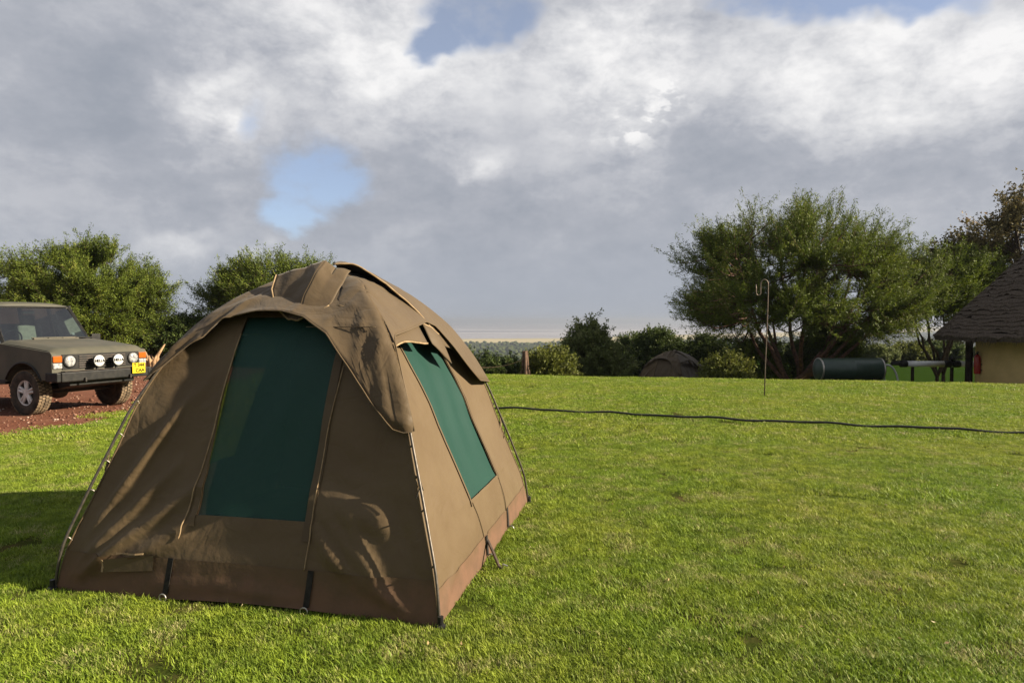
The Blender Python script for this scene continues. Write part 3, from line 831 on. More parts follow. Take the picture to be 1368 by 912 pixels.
# wooden post with rope
pxx, pyy = .43, 22.2
pg = float(G(pxx, pyy))
post = empty('rope_post', (pxx, pyy, pg), 0, 'weathered wooden post with rope tied to its top', 'post')
b = MB(); b.tube([(0, 0, -.2), (.01, 0, .5), (0, 0, .40 - pg)], [.06, .05, .04], 9); b.build('post_shaft', 'weathered_post', post, smooth=True)
for (dx, dy) in ((-.20, .05), (.19, .03), (.02, -.24)):
    b = MB(); b.tube([(dx, dy, -.1), (dx * .4, dy * .4, .45), (dx * .25, dy * .25, .85 - pg * .4)], [.06, .055, .04], 7); b.build('brace', 'weathered_post', post, smooth=True)
pts = [(-1.6 * q, .3 * q, .36 - pg - .75 * q + .45 * q * q) for q in np.linspace(0, 1, 14)]
b = MB(); b.tube(pts, .013, 6); b.build('rope', 'tan_piping', post, smooth=True)
pts = [(1.5 * q, .4 * q, .36 - pg + .55 * q - .25 * q * q) for q in np.linspace(0, 1, 14)]
# low terracotta roof seen beyond the tank
sx, sy = 31.5, 60.0
sg = float(G(sx, sy))
sh = empty('shed', (sx, sy, sg), R(12), 'distant small shed with tan tiled roof beyond the lower lawn', 'shed')
top = -1.25 - sg
b = MB(); b.box((0, 0, (top - .2) / 2 - .3), (1.5, 1.5, top - .2 + .6)); b.build('wall', 'ochre_plaster', sh)
b = MB(); b.prism([(-1.15, top - .25), (1.0, top - .35), (.15, top + .28), (-.75, top + .2)], -1.0, 1.0); b.build('roof', 'terracotta', sh, bevel=.03)
# dead stump and stones beyond the driveway
st = empty('dead_stump', gb(-11.9, 22.6), .4, 'splintered dead tree stump with bare roots beyond the driveway', 'stump')
for k in range(9):
    a = k * .7; l = .25 + .3 * random.random(); h = .35 + .55 * random.random()
    b = MB(); b.tube([(.08 * math.cos(a), .08 * math.sin(a), -.1), (.16 * math.cos(a), .16 * math.sin(a), h * .5), (l * math.cos(a + .3), l * math.sin(a + .3), h)], [.10, .06, .018], 7)
    b.build('splinter', 'dead_wood', st, smooth=True)
def stone(x, y, s, label):
    V = []
    for v in IV:
        d = 1 + .35 * mnoise.noise(Vector(v) * 1.3 + Vector((x, y, 0)))
        V.append((v[0] * d * s, v[1] * d * s * .8, v[2] * d * s * .6))
    o = mesh('boulder', V, IF, 'stone', None, True); o.location = (x, y, float(G(x, y)) + s * .25)
    setp(o, label, 'boulder', 'boulders beside the stump')
stone(-11.1, 22.5, .40, 'reddish boulder lying just right of the dead stump')
stone(-10.6, 23.3, .30, 'small reddish boulder against the dead wood log')
log = empty('dead_log', gb(-10.2, 22.2), R(20), 'pale dead log lying beside the reddish boulders', 'log')
b = MB(); b.tube([(-.5, 0, .12), (0, .02, .2), (.45, .0, .42), (.75, 0, .62)], [.13, .12, .10, .06], 9); b.build('log_stem', 'dead_wood', log, smooth=True)

# ------------------------------------------------------------------ canvas dome tent
AX, AY = 1.194, 1.2315
PZ = np.array([0, .25, .45, .84, 1.04, 1.26, 1.40, 1.53, 1.68, 1.76, 1.84, 1.89, 1.92, 1.935])
PS = np.array([1, .965, .905, .80, .755, .68, .62, .55, .44, .37, .27, .18, .09, 0])
# arc-length resampled and smoothed profile
tt = np.concatenate([[0], np.cumsum(np.hypot(np.diff(PZ), np.diff(PS) * 1.2))]); q = np.linspace(0, tt[-1], 400)
zs_, ss_ = np.interp(q, tt, PZ), np.interp(q, tt, PS)
ker = np.exp(-np.linspace(-2, 2, 61) ** 2); ker /= ker.sum()
sm = lambda a: np.convolve(np.pad(a, 30, mode='reflect', reflect_type='odd'), ker, 'valid')
zs_, ss_ = sm(zs_), sm(ss_)
s_of = lambda z: float(np.interp(z, zs_, ss_))
z_of = lambda s: float(np.interp(s, ss_[::-1], zs_[::-1]))
TANG = R(-12.09)
tent = empty('dome_tent', (-1.2927, 4.9838, 0), TANG, 'brown canvas dome tent with green mesh door, pitched on the near lawn', 'tent', 'canvas dome tents')
FACES = {'front': ((1, 0), (0, -1)), 'right': ((0, 1), (1, 0)), 'back': ((-1, 0), (0, 1)), 'left': ((0, -1), (-1, 0))}
HZ = [0, .2, .44, .75, 1.1, 1.47, 1.75, 1.93]
HH = {'right': [0, .02, .045, .0, -.06, -.11, -.05, 0], 'front': [0, -.005, -.02, -.045, -.07, -.07, -.03, 0], 'left': [0, .02, .02, 0, -.04, -.08, -.04, 0], 'back': [0, .02, .02, 0, -.04, -.08, -.04, 0]}
# folds: (x0,z0,x1,z1,width,height) along each wall
def fold_set(seed, n, amp):
    r = random.Random(seed); L_ = []
    for _ in range(n):
        x0 = r.uniform(-1.0, 1.0); z0 = r.uniform(.1, .9); a = r.uniform(.4, 1.2) * (1 if x0 < 0 else -1); l = r.uniform(.25, .6)
        L_.append((x0, z0, x0 + l * math.cos(a), z0 + l * math.sin(a) * (1 if a > 0 else 1), r.uniform(.03, .07), amp * r.uniform(.4, 1)))
    return L_
FOLDS = {
 'front': [(-1.12, .08, -.52, .74, .032, .034), (-1.02, .10, -.36, .62, .036, .040), (-.88, .12, -.34, .44, .032, .030), (-1.02, .34, -.60, 1.0, .030, .026), (-.92, .52, -.52, 1.15, .030, .016),
           (-.70, .20, -.36, .34, .03, .018), (-1.08, .05, -.72, .36, .028, .026), (-.80, .75, -.45, 1.25, .03, .012), (-.60, .85, -.42, 1.30, .025, .010),
           (.42, .44, .62, .24, .032, .030), (.44, .52, .80, .22, .030, .028), (.62, .48, .92, .10, .032, .026), (.40, .62, .85, .52, .050, .020), (.45, .56, .90, .44, .06, .028),
           (.46, .74, .80, .64, .035, .012), (.55, .30, 1.05, .03, .04, .024), (.85, .60, 1.05, .25, .05, -.02), (.48, .92, .72, .80, .04, .008),
           (-.1, .09, .35, .06, .028, .024), (-.28, .30, .30, .34, .06, -.012), (-.6, .07, -.1, .10, .03, .014)],
 'right': [(-.9, .12, -.3, .34, .06, .006), (-.22, .42, -.16, .06, .02, .010), (-.14, .40, -.08, .05, .02, -.008), (.36, .44, .40, .05, .02, .010), (.5, .5, 1.0, .15, .05, .008), (-1.0, .3, -.6, .9, .07, .006), (.6, .8, .9, .4, .06, .006), (-1.15, .04, -.8, .22, .03, .012)],
 'back': fold_set(5, 12, .014), 'left': fold_set(6, 14, .014)}
def fold(face, x, z):
    h = 0
    for (x0, z0, x1, z1, wd, am) in FOLDS[face]:
        dx, dz_ = x1 - x0, z1 - z0; L2 = dx * dx + dz_ * dz_
        t = ((x - x0) * dx + (z - z0) * dz_) / L2; tc_ = min(1, max(0, t))
        d2 = (x - x0 - tc_ * dx) ** 2 + (z - z0 - tc_ * dz_) ** 2
        h += am * math.exp(-d2 / (wd * wd)) * (.35 + .65 * math.sin(math.pi * min(1, max(0, tc_ * .9 + .05))))
    return h
def wallp(face, wx_, z, off=0., u_is=False):
    """point on a wall; wx_ is the distance along the wall from its middle"""
    A, B = FACES[face]; a = AX if face in ('front', 'back') else AY; bb = AY if face in ('front', 'back') else AX
    s = s_of(z)
    if u_is: wx_ = wx_ * a * s
    u = wx_ / max(a * s, 1e-6)
    edge = max(0, 1 - u * u)
    h = float(np.interp(z, HZ, HH[face])) * edge + (fold(face, wx_, z) + .010 * abs(mnoise.noise((wx_ * 2.3, z * 2.3, len(face)))) - .007 * abs(mnoise.noise((wx_ * 4.5 + z * 2, z * 3.5, len(face) + 5)))) * min(1, edge * 5) * min(1, z * 9)
    n = bb * s + h + off
    lift = .022 * max(0, 1 - ((u - .15) / .55) ** 2) if (face == 'front' and z < .001) else 0     # the hem of the door side hangs clear of the grass
    return Vector((A[0] * wx_ + B[0] * n, A[1] * wx_ + B[1] * n, z + off * .35 + lift))
OPEN = {'front': (-.335, .365, .46, 1.62), 'right': (-.36, .36, .44, 1.56), 'left': (-.36, .36, .50, 1.5), 'back': None}
SKZ = {'front': .222, 'right': .165, 'left': .2, 'back': .2}
for face in FACES:
    a = AX if face in ('front', 'back') else AY
    op = OPEN[face] or (-.3, .3, .5, 1.5)
    zl = sorted(set([round(float(z), 4) for z in np.interp(np.linspace(0, q[-1], 76), q, zs_)] + [0.0, SKZ[face], op[2], op[3]]))
    zl = [z for z in zl if s_of(z) > .02 and z >= 0]
    groups = {'wall': ([], []), 'screen': ([], []), 'skirt': ([], [])}
    cols_n = (30, 12, 30)
    grid = []
    for z in zl:
        hw = a * s_of(z)
        l = max(op[0], -.62 * hw); r_ = min(op[1], .62 * hw)
        xs = np.concatenate([np.linspace(-hw, l, cols_n[0] + 1), np.linspace(l, r_, cols_n[1] + 1)[1:], np.linspace(r_, hw, cols_n[2] + 1)[1:]])
        grid.append(xs)
    nc = sum(cols_n) + 1
    def put(key, sel, off):
        V = []; F = []; idx = {}
        for i_ in range(len(zl) - 1):
            for j in range(nc - 1):
                if not sel(i_, j): continue
                f = []
                for (ii, jj) in ((i_, j), (i_, j + 1), (i_ + 1, j + 1), (i_ + 1, j)):
                    if (ii, jj) not in idx:
                        idx[(ii, jj)] = len(V); V.append(wallp(face, float(grid[ii][jj]), zl[ii], off + (.006 * math.sin(grid[ii][jj] * 21 + 3 * math.sin(zl[ii] * 3)) * math.sin(math.pi * min(1, max(0, (zl[ii] - op[2]) / (op[3] - op[2])))) if key == 'screen' else 0)))
                    f.append(idx[(ii, jj)])
                F.append(f)
        return V, F
    inop = lambda i_, j: OPEN[face] is not None and op[2] <= (zl[i_] + zl[i_ + 1]) / 2 <= op[3] and cols_n[0] <= j < cols_n[0] + cols_n[1]
    V, F = put('wall', lambda i_, j: not inop(i_, j) and zl[i_] >= SKZ[face] - .03, 0); wl = mesh('wall', V, F, 'canvas', tent, True)
    V, F = put('skirt', lambda i_, j: zl[i_] < SKZ[face] - .001, .004); mesh('skirt', V, F, 'skirt', tent, True)
    if OPEN[face]:
        V, F = put('screen', inop, -.010); mesh({'front': 'door_screen'}.get(face, 'window_screen'), V, F, 'netting', tent, True)
def strip(face, pts, wdt, name, m, parent, off=.006, thick=None):
    """a flat band along a path (x,z) on a wall"""
    V = []; F = []
    P = [wallp(face, x, z, off) for x, z in pts]
    for i_, p in enumerate(P):
        t = (P[min(i_ + 1, len(P) - 1)] - P[max(i_ - 1, 0)]).normalized()
        A, B = FACES[face]; nrm = Vector((B[0], B[1], .35)).normalized()
        sd_ = t.cross(nrm).normalized() * wdt / 2
        V += [p - sd_, p + sd_, p + sd_ + nrm * .003, p - sd_ + nrm * .003]
    for i_ in range(len(P) - 1):
        k_ = i_ * 4
        F += [(k_ + j, k_ + (j + 1) % 4, k_ + 4 + (j + 1) % 4, k_ + 4 + j) for j in range(4)]
    F += [(0, 1, 2, 3), tuple(len(V) - 4 + j for j in (3, 2, 1, 0))]
    return mesh(name, V, F, m, parent)
def seam(face, pts, rad_, name, m, parent, off=.004, n=40):
    pts = np.array(pts); t = np.linspace(0, len(pts) - 1, n)
    xs, zz_ = np.interp(t, range(len(pts)), pts[:, 0]), np.interp(t, range(len(pts)), pts[:, 1])
    b = MB(); b.tube([wallp(face, float(x), float(z), off) for x, z in zip(xs, zz_)], rad_, 6); return b.build(name, m, parent, smooth=True)
lin = lambda a_, b_, n_=14: [(a_[0] + (b_[0] - a_[0]) * t, a_[1] + (b_[1] - a_[1]) * t) for t in np.linspace(0, 1, n_)]
# door and window edging
strip('front', lin((-.355, .40), (-.35, 1.62), 24), .035, 'door_edge', 'canvas', tent, .004)
strip('front', lin((.385, .36), (.395, 1.60), 24), .055, 'door_edge', 'canvas_fly', tent, .005)
seam('front', [(-.412, .33), (-.404, .41), (-.378, .6), (-.345, .95), (-.33, 1.51)], .0042, 'zip', 'tan_piping', tent, .010)
seam('front', [(.405, .22), (.408, .38), (.402, .5), (.405, .9), (.44, 1.32)], .0036, 'zip', 'tan_piping', tent, .010)
seam('front', [(.372, .46), (.372, 1.3), (.39, 1.55)], .003, 'seam', 'tan_piping', tent, .004)
seam('front', [(-.338, .46), (-.338, 1.55)], .003, 'seam', 'tan_piping', tent, .004)
for (x0, z0, x1, z1) in ((-.375, .40, -.375, 1.5), (.375, .42, .375, 1.5)):
    strip('right', lin((x0, z0), (x1, z1), 20), .022, 'window_edge', 'canvas', tent, .003)
    seam('right', [(x0 * 1.03, z0), (x1 * 1.03, z1)], .0025, 'seam', 'canvas_fly', tent, .006)
strip('right', lin((-.38, .43), (.38, .43), 14), .02, 'window_edge', 'canvas', tent, .003)
seam('right', [(-.36, .44), (-.2, .05)], .0025, 'seam', 'canvas_fly', tent)
seam('right', [(.37, .44), (.385, .17)], .003, 'seam', 'canvas_fly', tent)
# flap pocket low on the front wall
V = []; F = []
for i_, (x, z) in enumerate([(-.855, .125), (-.54, .150), (-.545, .235), (-.86, .20)]): V.append(wallp('front', x, z, .014))
mesh('pocket', V, [(0, 1, 2, 3)], 'canvas', tent)
strip('front', lin((-.865, .20), (-.865, .125), 5), .012, 'pocket_edge', 'tan_piping', tent, .016)
strip('front', lin((-.79, .232), (-.60, .245), 5), .010, 'pocket_edge', 'tan_piping', tent, .014)
# webbing straps with peg rings
def strap(face, x, z1, lean=0):
    s_ = strip(face, [(x, z1), (x - lean * .3, z1 * .6), (x - lean, .03)], .034, 'strap', 'black_webbing', tent, .012)
    p = wallp(face, x - lean, .01, .03)
    b = MB(); b.tube([p + Vector((.022 * math.cos(a_), 0, .022 * math.sin(a_))) for a_ in np.linspace(0, 6.283, 15)], .004, 6, False); b.build('ring', 'galvanised', s_, smooth=True)
strap('front', -.437, .225, .01); strap('front', .447, .22, .012); strap('right', .425, .175, 0); strap('right', -.215, .16, 0)
# corner poles with hooks and feet
def polep(sx_, sy_, z, off):
    s = s_of(max(z, 0)); d = Vector((sx_ * AX, sy_ * AY, 0))
    n = Vector((sx_, sy_, 0)).normalized()
    return d * s + n * off + Vector((0, 0, z))
for (sx_, sy_) in ((1, -1), (-1, -1), (1, 1), (-1, 1)):
    b = MB(); zz_ = list(np.linspace(-.03, 1.6, 34))
    b.tube([polep(sx_, sy_, float(z), .012 + .035 * math.sin(min(1, max(0, z / 1.2)) * math.pi)) for z in zz_], .0085, 8)
    po = b.build('pole', 'pole_steel', tent, smooth=True)
    b = MB(); b.lathe([(.03, -.03), (.03, .012), (.016, .02), (.016, .06)], tuple(polep(sx_, sy_, 0, .02)), 'Z', 10); b.build('pole_foot', 'black_plastic', po)
    for z in (.28, .55, .72, .88, 1.08):
        p0, p1 = polep(sx_, sy_, z, -.004), polep(sx_, sy_, z + .012, .012 + .035 * math.sin(z / 1.2 * math.pi))
        b = MB(); b.tube([p0, (p0 + p1) / 2 + Vector((0, 0, .012)), p1 + Vector((0, 0, .012))], .005, 6); b.build('hook', 'pole_steel', po)
    # a fabric sleeve along the corner seam
    b = MB(); b.tube([polep(sx_, sy_, float(z), .002) for z in np.linspace(.03, 1.5, 30)], .006, 6); b.build('corner_seam', 'canvas', tent, smooth=True)
    # tie cords
    p = polep(sx_, sy_, .78, .03)
    sdv = Vector((sx_ * .15, -.02 * sy_, 0))
    for k_ in range(3):
        e_ = p + Vector((sx_ * random.uniform(.0, .05), random.uniform(-.05, .02), -random.uniform(.10, .2)))
        b = MB(); b.tube([p, (p + e_) / 2 + Vector((.015 * k_ * sx_, 0, .0)), e_], .0035, 5); b.build('tie_cord', 'tan_piping' if k_ == 1 else 'black_webbing', tent)
# guy strap and peg on the right
g0 = wallp('right', -.20, .125, .012)
g1 = tent.matrix_world.inverted() @ Vector((-.077, 4.324, .0)) if False else None
tm = Matrix.Translation((-1.2927, 4.9838, 0)) @ Matrix.Rotation(TANG, 4, 'Z')
g1 = tm.inverted() @ Vector((-.077, 4.324, .015))
b = MB(); b.tube([g0, (g0 + g1) / 2 + Vector((0, 0, .004)), g1], .011, 6); gs = b.build('guy_strap', 'iron_rod', tent)
b = MB(); b.tube([g1 + Vector((.02, 0, .03)), g1 + Vector((-.01, 0, -.12))], .006, 6); b.tube([g1 + Vector((.02, 0, .03)), g1 + Vector((.05, 0, .02))], .005, 6); b.build('peg', 'galvanised', gs)
# groundsheet
mesh('groundsheet', [(-AX * .99, -AY * .99, .03), (AX * .99, -AY * .99, .03), (AX * .99, AY * .99, .03), (-AX * .99, AY * .99, .03)], [(0, 1, 2, 3)], 'skirt', tent)
# fly sheet: lower edge height around the tent
EDGE = {
 'front': [(-1, 1.20), (-.906, 1.26), (-.86, 1.38), (-.78, 1.42), (-.73, 1.455), (-.71, 1.53), (-.58, 1.575), (-.33, 1.595), (-.03, 1.59), (.23, 1.555), (.465, 1.463), (.645, 1.28), (.784, 1.095), (.89, .965), (.97, .945), (1, .955)],
 'right': [(-1, .955), (-.985, 1.20), (-.965, 1.44), (-.9, 1.475), (-.55, 1.50), (.10, 1.55), (.30, 1.52), (.40, 1.40), (.50, 1.27), (.68, 1.10), (.94, 1.07), (1, 1.07)],
 'back': [(-1, 1.07), (-.8, 1.2), (-.5, 1.45), (0, 1.5), (.5, 1.45), (.8, 1.2), (1, 1.1)],
 'left': [(-1, 1.1), (-.8, 1.25), (-.5, 1.45), (0, 1.5), (.5, 1.45), (.8, 1.3), (1, 1.20)]}
FLYC = [(.66, 1.46, .60, 1.12, .05, .022), (.66, 1.46, .78, 1.02, .05, .020), (.50, 1.60, .55, 1.30, .045, .018), (.66, 1.47, .86, .98, .035, -.014), (.40, 1.66, .30, 1.56, .05, .014), (.62, 1.52, .38, 1.55, .035, .014),
        (-.55, 1.60, -.30, 1.70, .05, .014), (-.70, 1.40, -.50, 1.58, .035, .018), (-.80, 1.27, -.66, 1.42, .03, .018), (-.42, 1.62, -.15, 1.80, .06, .012), (.05, 1.62, .10, 1.78, .05, .010)]
def crease(x, z):
    h = 0
    for (x0, z0, x1, z1, wd, am) in FLYC:
        dx, dz_ = x1 - x0, z1 - z0; t = min(1, max(0, ((x - x0) * dx + (z - z0) * dz_) / (dx * dx + dz_ * dz_)))
        d_ = math.hypot(x - x0 - t * dx, z - z0 - t * dz_)
        h += am * max(0, 1 - d_ / wd) * (1 - .3 * t)
    return h
def flyp(face, u, s, off):
    A, B = FACES[face]; a = AX if face in ('front', 'back') else AY; bb = AY if face in ('front', 'back') else AX
    z = z_of(s)
    wx_ = u * a * s; nn = bb * s
    p = Vector((A[0] * wx_ + B[0] * nn, A[1] * wx_ + B[1] * nn, z))
    # outward direction blends from the wall's side to straight up at the top
    tl = min(1, s * 1.25)
    nr = Vector((B[0] + A[0] * u * .45, B[1] + A[1] * u * .45, 0)).normalized() * tl + Vector((0, 0, 1.15 - tl * .75))
    return p + nr.normalized() * off
ring = []
for face in ('front', 'right', 'back', 'left'):
    E_ = EDGE[face]
    us_ = np.concatenate([np.linspace(-1, 1, 60)[:-1]])
    for u in us_: ring.append((face, float(u), float(np.interp(u, [e[0] for e in E_], [e[1] for e in E_]))))
K = 34
V = []; F = []; edge_pts = []
for (face, u, ze) in ring:
    se = s_of(ze)
    for k_ in range(1, K + 1):
        f = k_ / K; s = max(.012, se * f)
        p = flyp(face, u, s, 0)
        wr = .008 * mnoise.noise(p * 2.4)
        off = .026 + wr
        if face == 'front': off += .055 * f ** 6 * max(0, 1 - (u / .75) ** 2) + .02 * f ** 8
        if face == 'front':
            off += .014 * f * max(0, u) + crease(u * AX * s, p.z)
        off += .008 * abs(mnoise.noise(p * 2.2 + Vector((7, 0, 0)))) - .004 * abs(mnoise.noise(p * 5.2 + Vector((0, 5, 0))))
        if face == 'front' and u < -.6: off += .02 * abs(math.sin(u * 22)) * f ** 4
        if face == 'right': off += .03 * f ** 5
        V.append(flyp(face, u, s, off))
    edge_pts.append(V[-1])
nr_ = len(ring)
for i_ in range(nr_):
    j = (i_ + 1) % nr_
    F += [(i_ * K + k_, j * K + k_, j * K + k_ + 1, i_ * K + k_ + 1) for k_ in range(K - 1)]
V.append(Vector((0, 0, 1.97))); F += [(len(V) - 1, ((i_ + 1) % nr_) * K, i_ * K) for i_ in range(nr_)]
fly = mesh('fly_sheet', V, F, 'canvas_fly', tent, True)
sol = fly.modifiers.new('thick', 'SOLIDIFY'); sol.thickness = .003; sol.offset = 1
b = MB(); b.tube([p.copy() for p in edge_pts] + [edge_pts[0].copy()], .0045, 6, False); b.build('hem', 'canvas', fly, smooth=True)
seam_pts = [flyp('front', u, s_of(1.52 - .0 * u), .050 + .01) for u in np.linspace(.25, .93, 16)]
b = MB(); b.tube(seam_pts, .003, 6); b.build('seam', 'canvas_fly', fly, smooth=True)
# loose flaps thrown back over the roof
def dome_z(x, y):
    m_ = ((abs(x) / AX) ** 7 + (abs(y) / AY) ** 7) ** (1 / 7)
    return z_of(min(1, m_))
def flap(ctrl, nu, nv, name, seed, puff=.03, wr=.012, m='canvas_fly', hem=None):
    """ctrl: rows of (x, y, lift above the roof); bilinear / smooth grid through them"""
    C_ = np.array(ctrl, float); ru, rv, _ = C_.shape
    V = []; F = []
    for i_ in range(nu + 1):
        a_ = i_ / nu * (ru - 1); i0 = min(int(a_), ru - 2); fa = a_ - i0; pass
        for j in range(nv + 1):
            b_ = j / nv * (rv - 1); j0 = min(int(b_), rv - 2); fb = b_ - j0; pass
            c_ = (C_[i0, j0] * (1 - fa) * (1 - fb) + C_[i0 + 1, j0] * fa * (1 - fb) + C_[i0, j0 + 1] * (1 - fa) * fb + C_[i0 + 1, j0 + 1] * fa * fb)
            nz = wr * 1.6 * abs(mnoise.noise((c_[0] * 5 + seed, c_[1] * 5, 0))) - wr * 1.2 * abs(mnoise.noise((c_[0] * 9, c_[1] * 9, seed)))
            V.append(Vector((c_[0], c_[1], dome_z(c_[0], c_[1]) + c_[2] + nz + puff * math.sin(math.pi * i_ / nu) * math.sin(math.pi * j / nv))))
    F = [(i_ * (nv + 1) + j, (i_ + 1) * (nv + 1) + j, (i_ + 1) * (nv + 1) + j + 1, i_ * (nv + 1) + j + 1) for i_ in range(nu) for j in range(nv)]
    o = mesh(name, V, F, m, tent, True)
    es_ = o.modifiers.new('folds', 'EDGE_SPLIT'); es_.split_angle = R(17)
    s_ = o.modifiers.new('thick', 'SOLIDIFY'); s_.thickness = .004; s_.offset = 0
    def border(which):
        if which == 'u0': return [V[j] for j in range(nv + 1)]
        if which == 'u1': return [V[nu * (nv + 1) + j] for j in range(nv + 1)]
        if which == 'v0': return [V[i_ * (nv + 1)] for i_ in range(nu + 1)]
        return [V[i_ * (nv + 1) + nv] for i_ in range(nu + 1)]
    for h in hem or []:
        b = MB(); b.tube(border(h), .0065, 6); b.build('piping', 'tan_piping', o, smooth=True)
    return o
# door flap, folded up on the front of the roof
flap([[(-.24, -.38, .10), (-.06, -.36, .13), (.10, -.33, .17), (.16, -.30, .10), (.25, -.26, .08)],
      [(-.22, -.47, .06), (-.06, -.46, .08), (.09, -.45, .15), (.17, -.44, .09), (.27, -.42, .06)],
      [(-.16, -.54, .045), (-.04, -.56, .05), (.07, -.57, .105), (.16, -.57, .07), (.26, -.55, .05)],
      [(-.11, -.58, .035), (.0, -.635, .035), (.08, -.67, .07), (.17, -.63, .06), (.25, -.575, .05)]], 27, 28, 'door_flap', 1, .0, .010, hem=['v0', 'u1'])
# window flap of the lit side, thrown over the corner pole
flap([[(.20, -.34, .03), (.28, -.27, .055), (.35, -.18, .05), (.42, -.03, .045)],
      [(.26, -.43, .04), (.40, -.385, .075), (.47, -.22, .055), (.54, -.02, .045)],
      [(.275, -.53, .04), (.46, -.46, .065), (.58, -.30, .05), (.65, -.05, .045)],
      [(.30, -.565, .045), (.50, -.60, .06), (.715, -.69, .05), (.745, -.10, .05)]], 27, 27, 'window_flap', 2, .0, .010, hem=['u1'])
# rear flap with its raised edge towards the sun
flap([[(.14, -.30, .13), (.30, -.19, .11), (.50, -.03, .09), (.62, .08, .075), (.76, .18, .06)],
      [(.06, -.14, .10), (.28, .0, .085), (.50, .12, .07), (.64, .25, .06), (.78, .42, .05)],
      [(.0, .05, .05), (.24, .2, .05), (.50, .33, .05), (.66, .46, .045), (.78, .62, .045)],
      [(-.02, .25, .025), (.2, .42, .025), (.45, .55, .025), (.62, .62, .025), (.74, .72, .03)]], 24, 36, 'rear_flap', 3, .0, .008, hem=['u0'])
flap([[(.66, .02, .06), (.70, .10, .09), (.72, .22, .07)], [(.72, .0, .05), (.76, .09, .085), (.79, .22, .055)], [(.745, .0, .05), (.80, .10, .06), (.82, .22, .05)]], 10, 12, 'flap_roll', 4, .02, .008, hem=['u0'])

# the second tent, far down the slope
t2 = copy_tree(tent)
t2['label'] = 'distant brown canvas tent half hidden below the lawn edge under dark shrubs'
t2.location = gb(7.35, 31.0, 0.0)
t2.rotation_euler = (0, 0, R(-45))
for ch in t2.children:
    if ch.name.startswith(('door_screen', 'window_screen')):
        ch.material_slots[0].link = 'OBJECT'; ch.material_slots[0].material = M['canvas_fly']
t2.scale = (1.12, 1.12, 1.0)

# ------------------------------------------------------------------ parked off-roader (local: X forward, Y left, origin on the ground under its middle)
TH = math.atan2(-.38, .925)
fwd = Vector((math.cos(TH), math.sin(TH), 0))
tp = Vector((-7.84, 12.2, 0)) - fwd * 1.27
car = empty('off_roader', (tp.x, tp.y, .006), TH, 'matte olive boxy off-roader with two white spotlight covers parked on red dirt', 'car')
def arch(cx_, r_=.475, cz=.40, n_=14):
    return [(cx_ - r_ * math.cos(a_), cz + r_ * math.sin(a_)) for a_ in np.linspace(R(24), R(156), n_)]
poly = [(1.99, .62), (1.99, 1.03), (1.95, 1.07), (.62, 1.205), (-2.22, 1.205), (-2.33, 1.10), (-2.33, .64), (-1.27 - .44, .60)] + arch(-1.27) + [(-1.27 + .44, .56), (1.27 - .44, .56)] + arch(1.27) + [(1.27 + .44, .60)]
b = MB(); b.prism(poly, -.875, .875); b.build('body', 'olive_paint', car, bevel=.022, seg=3)
# wheel-arch lips and sills
for cx_ in (1.27, -1.27):
    for sy_ in (-1, 1):
        b = MB(); pa = arch(cx_, .49, .40, 18)
        b.tube([(x, sy_ * .876, z) for x, z in pa], .02, 6); b.build('arch_lip', 'black_plastic', car, smooth=True)
for sy_ in (-1, 1):
    b = MB(); b.box((0, sy_ * .83, .55), (1.62, .10, .08)); b.build('sill', 'black_plastic', car, bevel=.01)
# bonnet
V = []; nxb, nyb = 26, 22
for i_ in range(nxb + 1):
    fx_ = i_ / nxb; x = .66 + 1.33 * fx_
    for j in range(nyb + 1):
        y = -.845 + 1.69 * j / nyb; ay_ = abs(y) / .845
        z = 1.235 - .125 * fx_ ** 1.3 + .028 * (1 - ay_ ** 2)
        z -= .075 * max(0, (fx_ - .90) / .10) ** 2.2 + .035 * max(0, (ay_ - .93) / .07) ** 2
        z += .016 * math.exp(-((ay_ - .84) / .06) ** 2) * (1 - fx_ * .3)          # raised wing edges
        z -= .006 * math.exp(-((ay_ - .70) / .02) ** 2)
        V.append((x, y, z))
k_ = nyb + 1
F = [(i_ * k_ + j, (i_ + 1) * k_ + j, (i_ + 1) * k_ + j + 1, i_ * k_ + j + 1) for i_ in range(nxb) for j in range(nyb)]
rim_ = [i_ * k_ for i_ in range(nxb + 1)] + [nxb * k_ + j for j in range(1, k_)] + [i_ * k_ + nyb for i_ in range(nxb - 1, -1, -1)] + [j for j in range(nyb - 1, 0, -1)]
n0 = len(V)
for r_ in rim_: V.append((V[r_][0] - (.004 if V[r_][0] > 1.9 else 0), V[r_][1] * .995, V[r_][2] - .085))
F += [(rim_[a_], rim_[(a_ + 1) % len(rim_)], n0 + (a_ + 1) % len(rim_), n0 + a_) for a_ in range(len(rim_))]
bon = mesh('bonnet', V, F, 'olive_paint', car, True)
bm = bmesh.new(); bm.from_mesh(bon.data); bmesh.ops.recalc_face_normals(bm, faces=bm.faces); bm.to_mesh(bon.data); bm.free()
es = bon.modifiers.new('edges', 'EDGE_SPLIT'); es.split_angle = R(40)
for j in range(3):
    y0 = -.30 + .26 * j
    b = MB(); b.box((.715, y0 + .1, 1.268), (.05, .225, .018)); b.build('vent_slot', 'black_plastic', bon)
b = MB(); b.box((.685, .06, 1.283), (.014, .82, .022)); b.box((.745, .06, 1.264), (.012, .82, .016))
for y in (-.335, -.07, .19, .45): b.box((.715, y, 1.274), (.06, .016, .022))
b.build('vent_frame', 'olive_paint', bon)
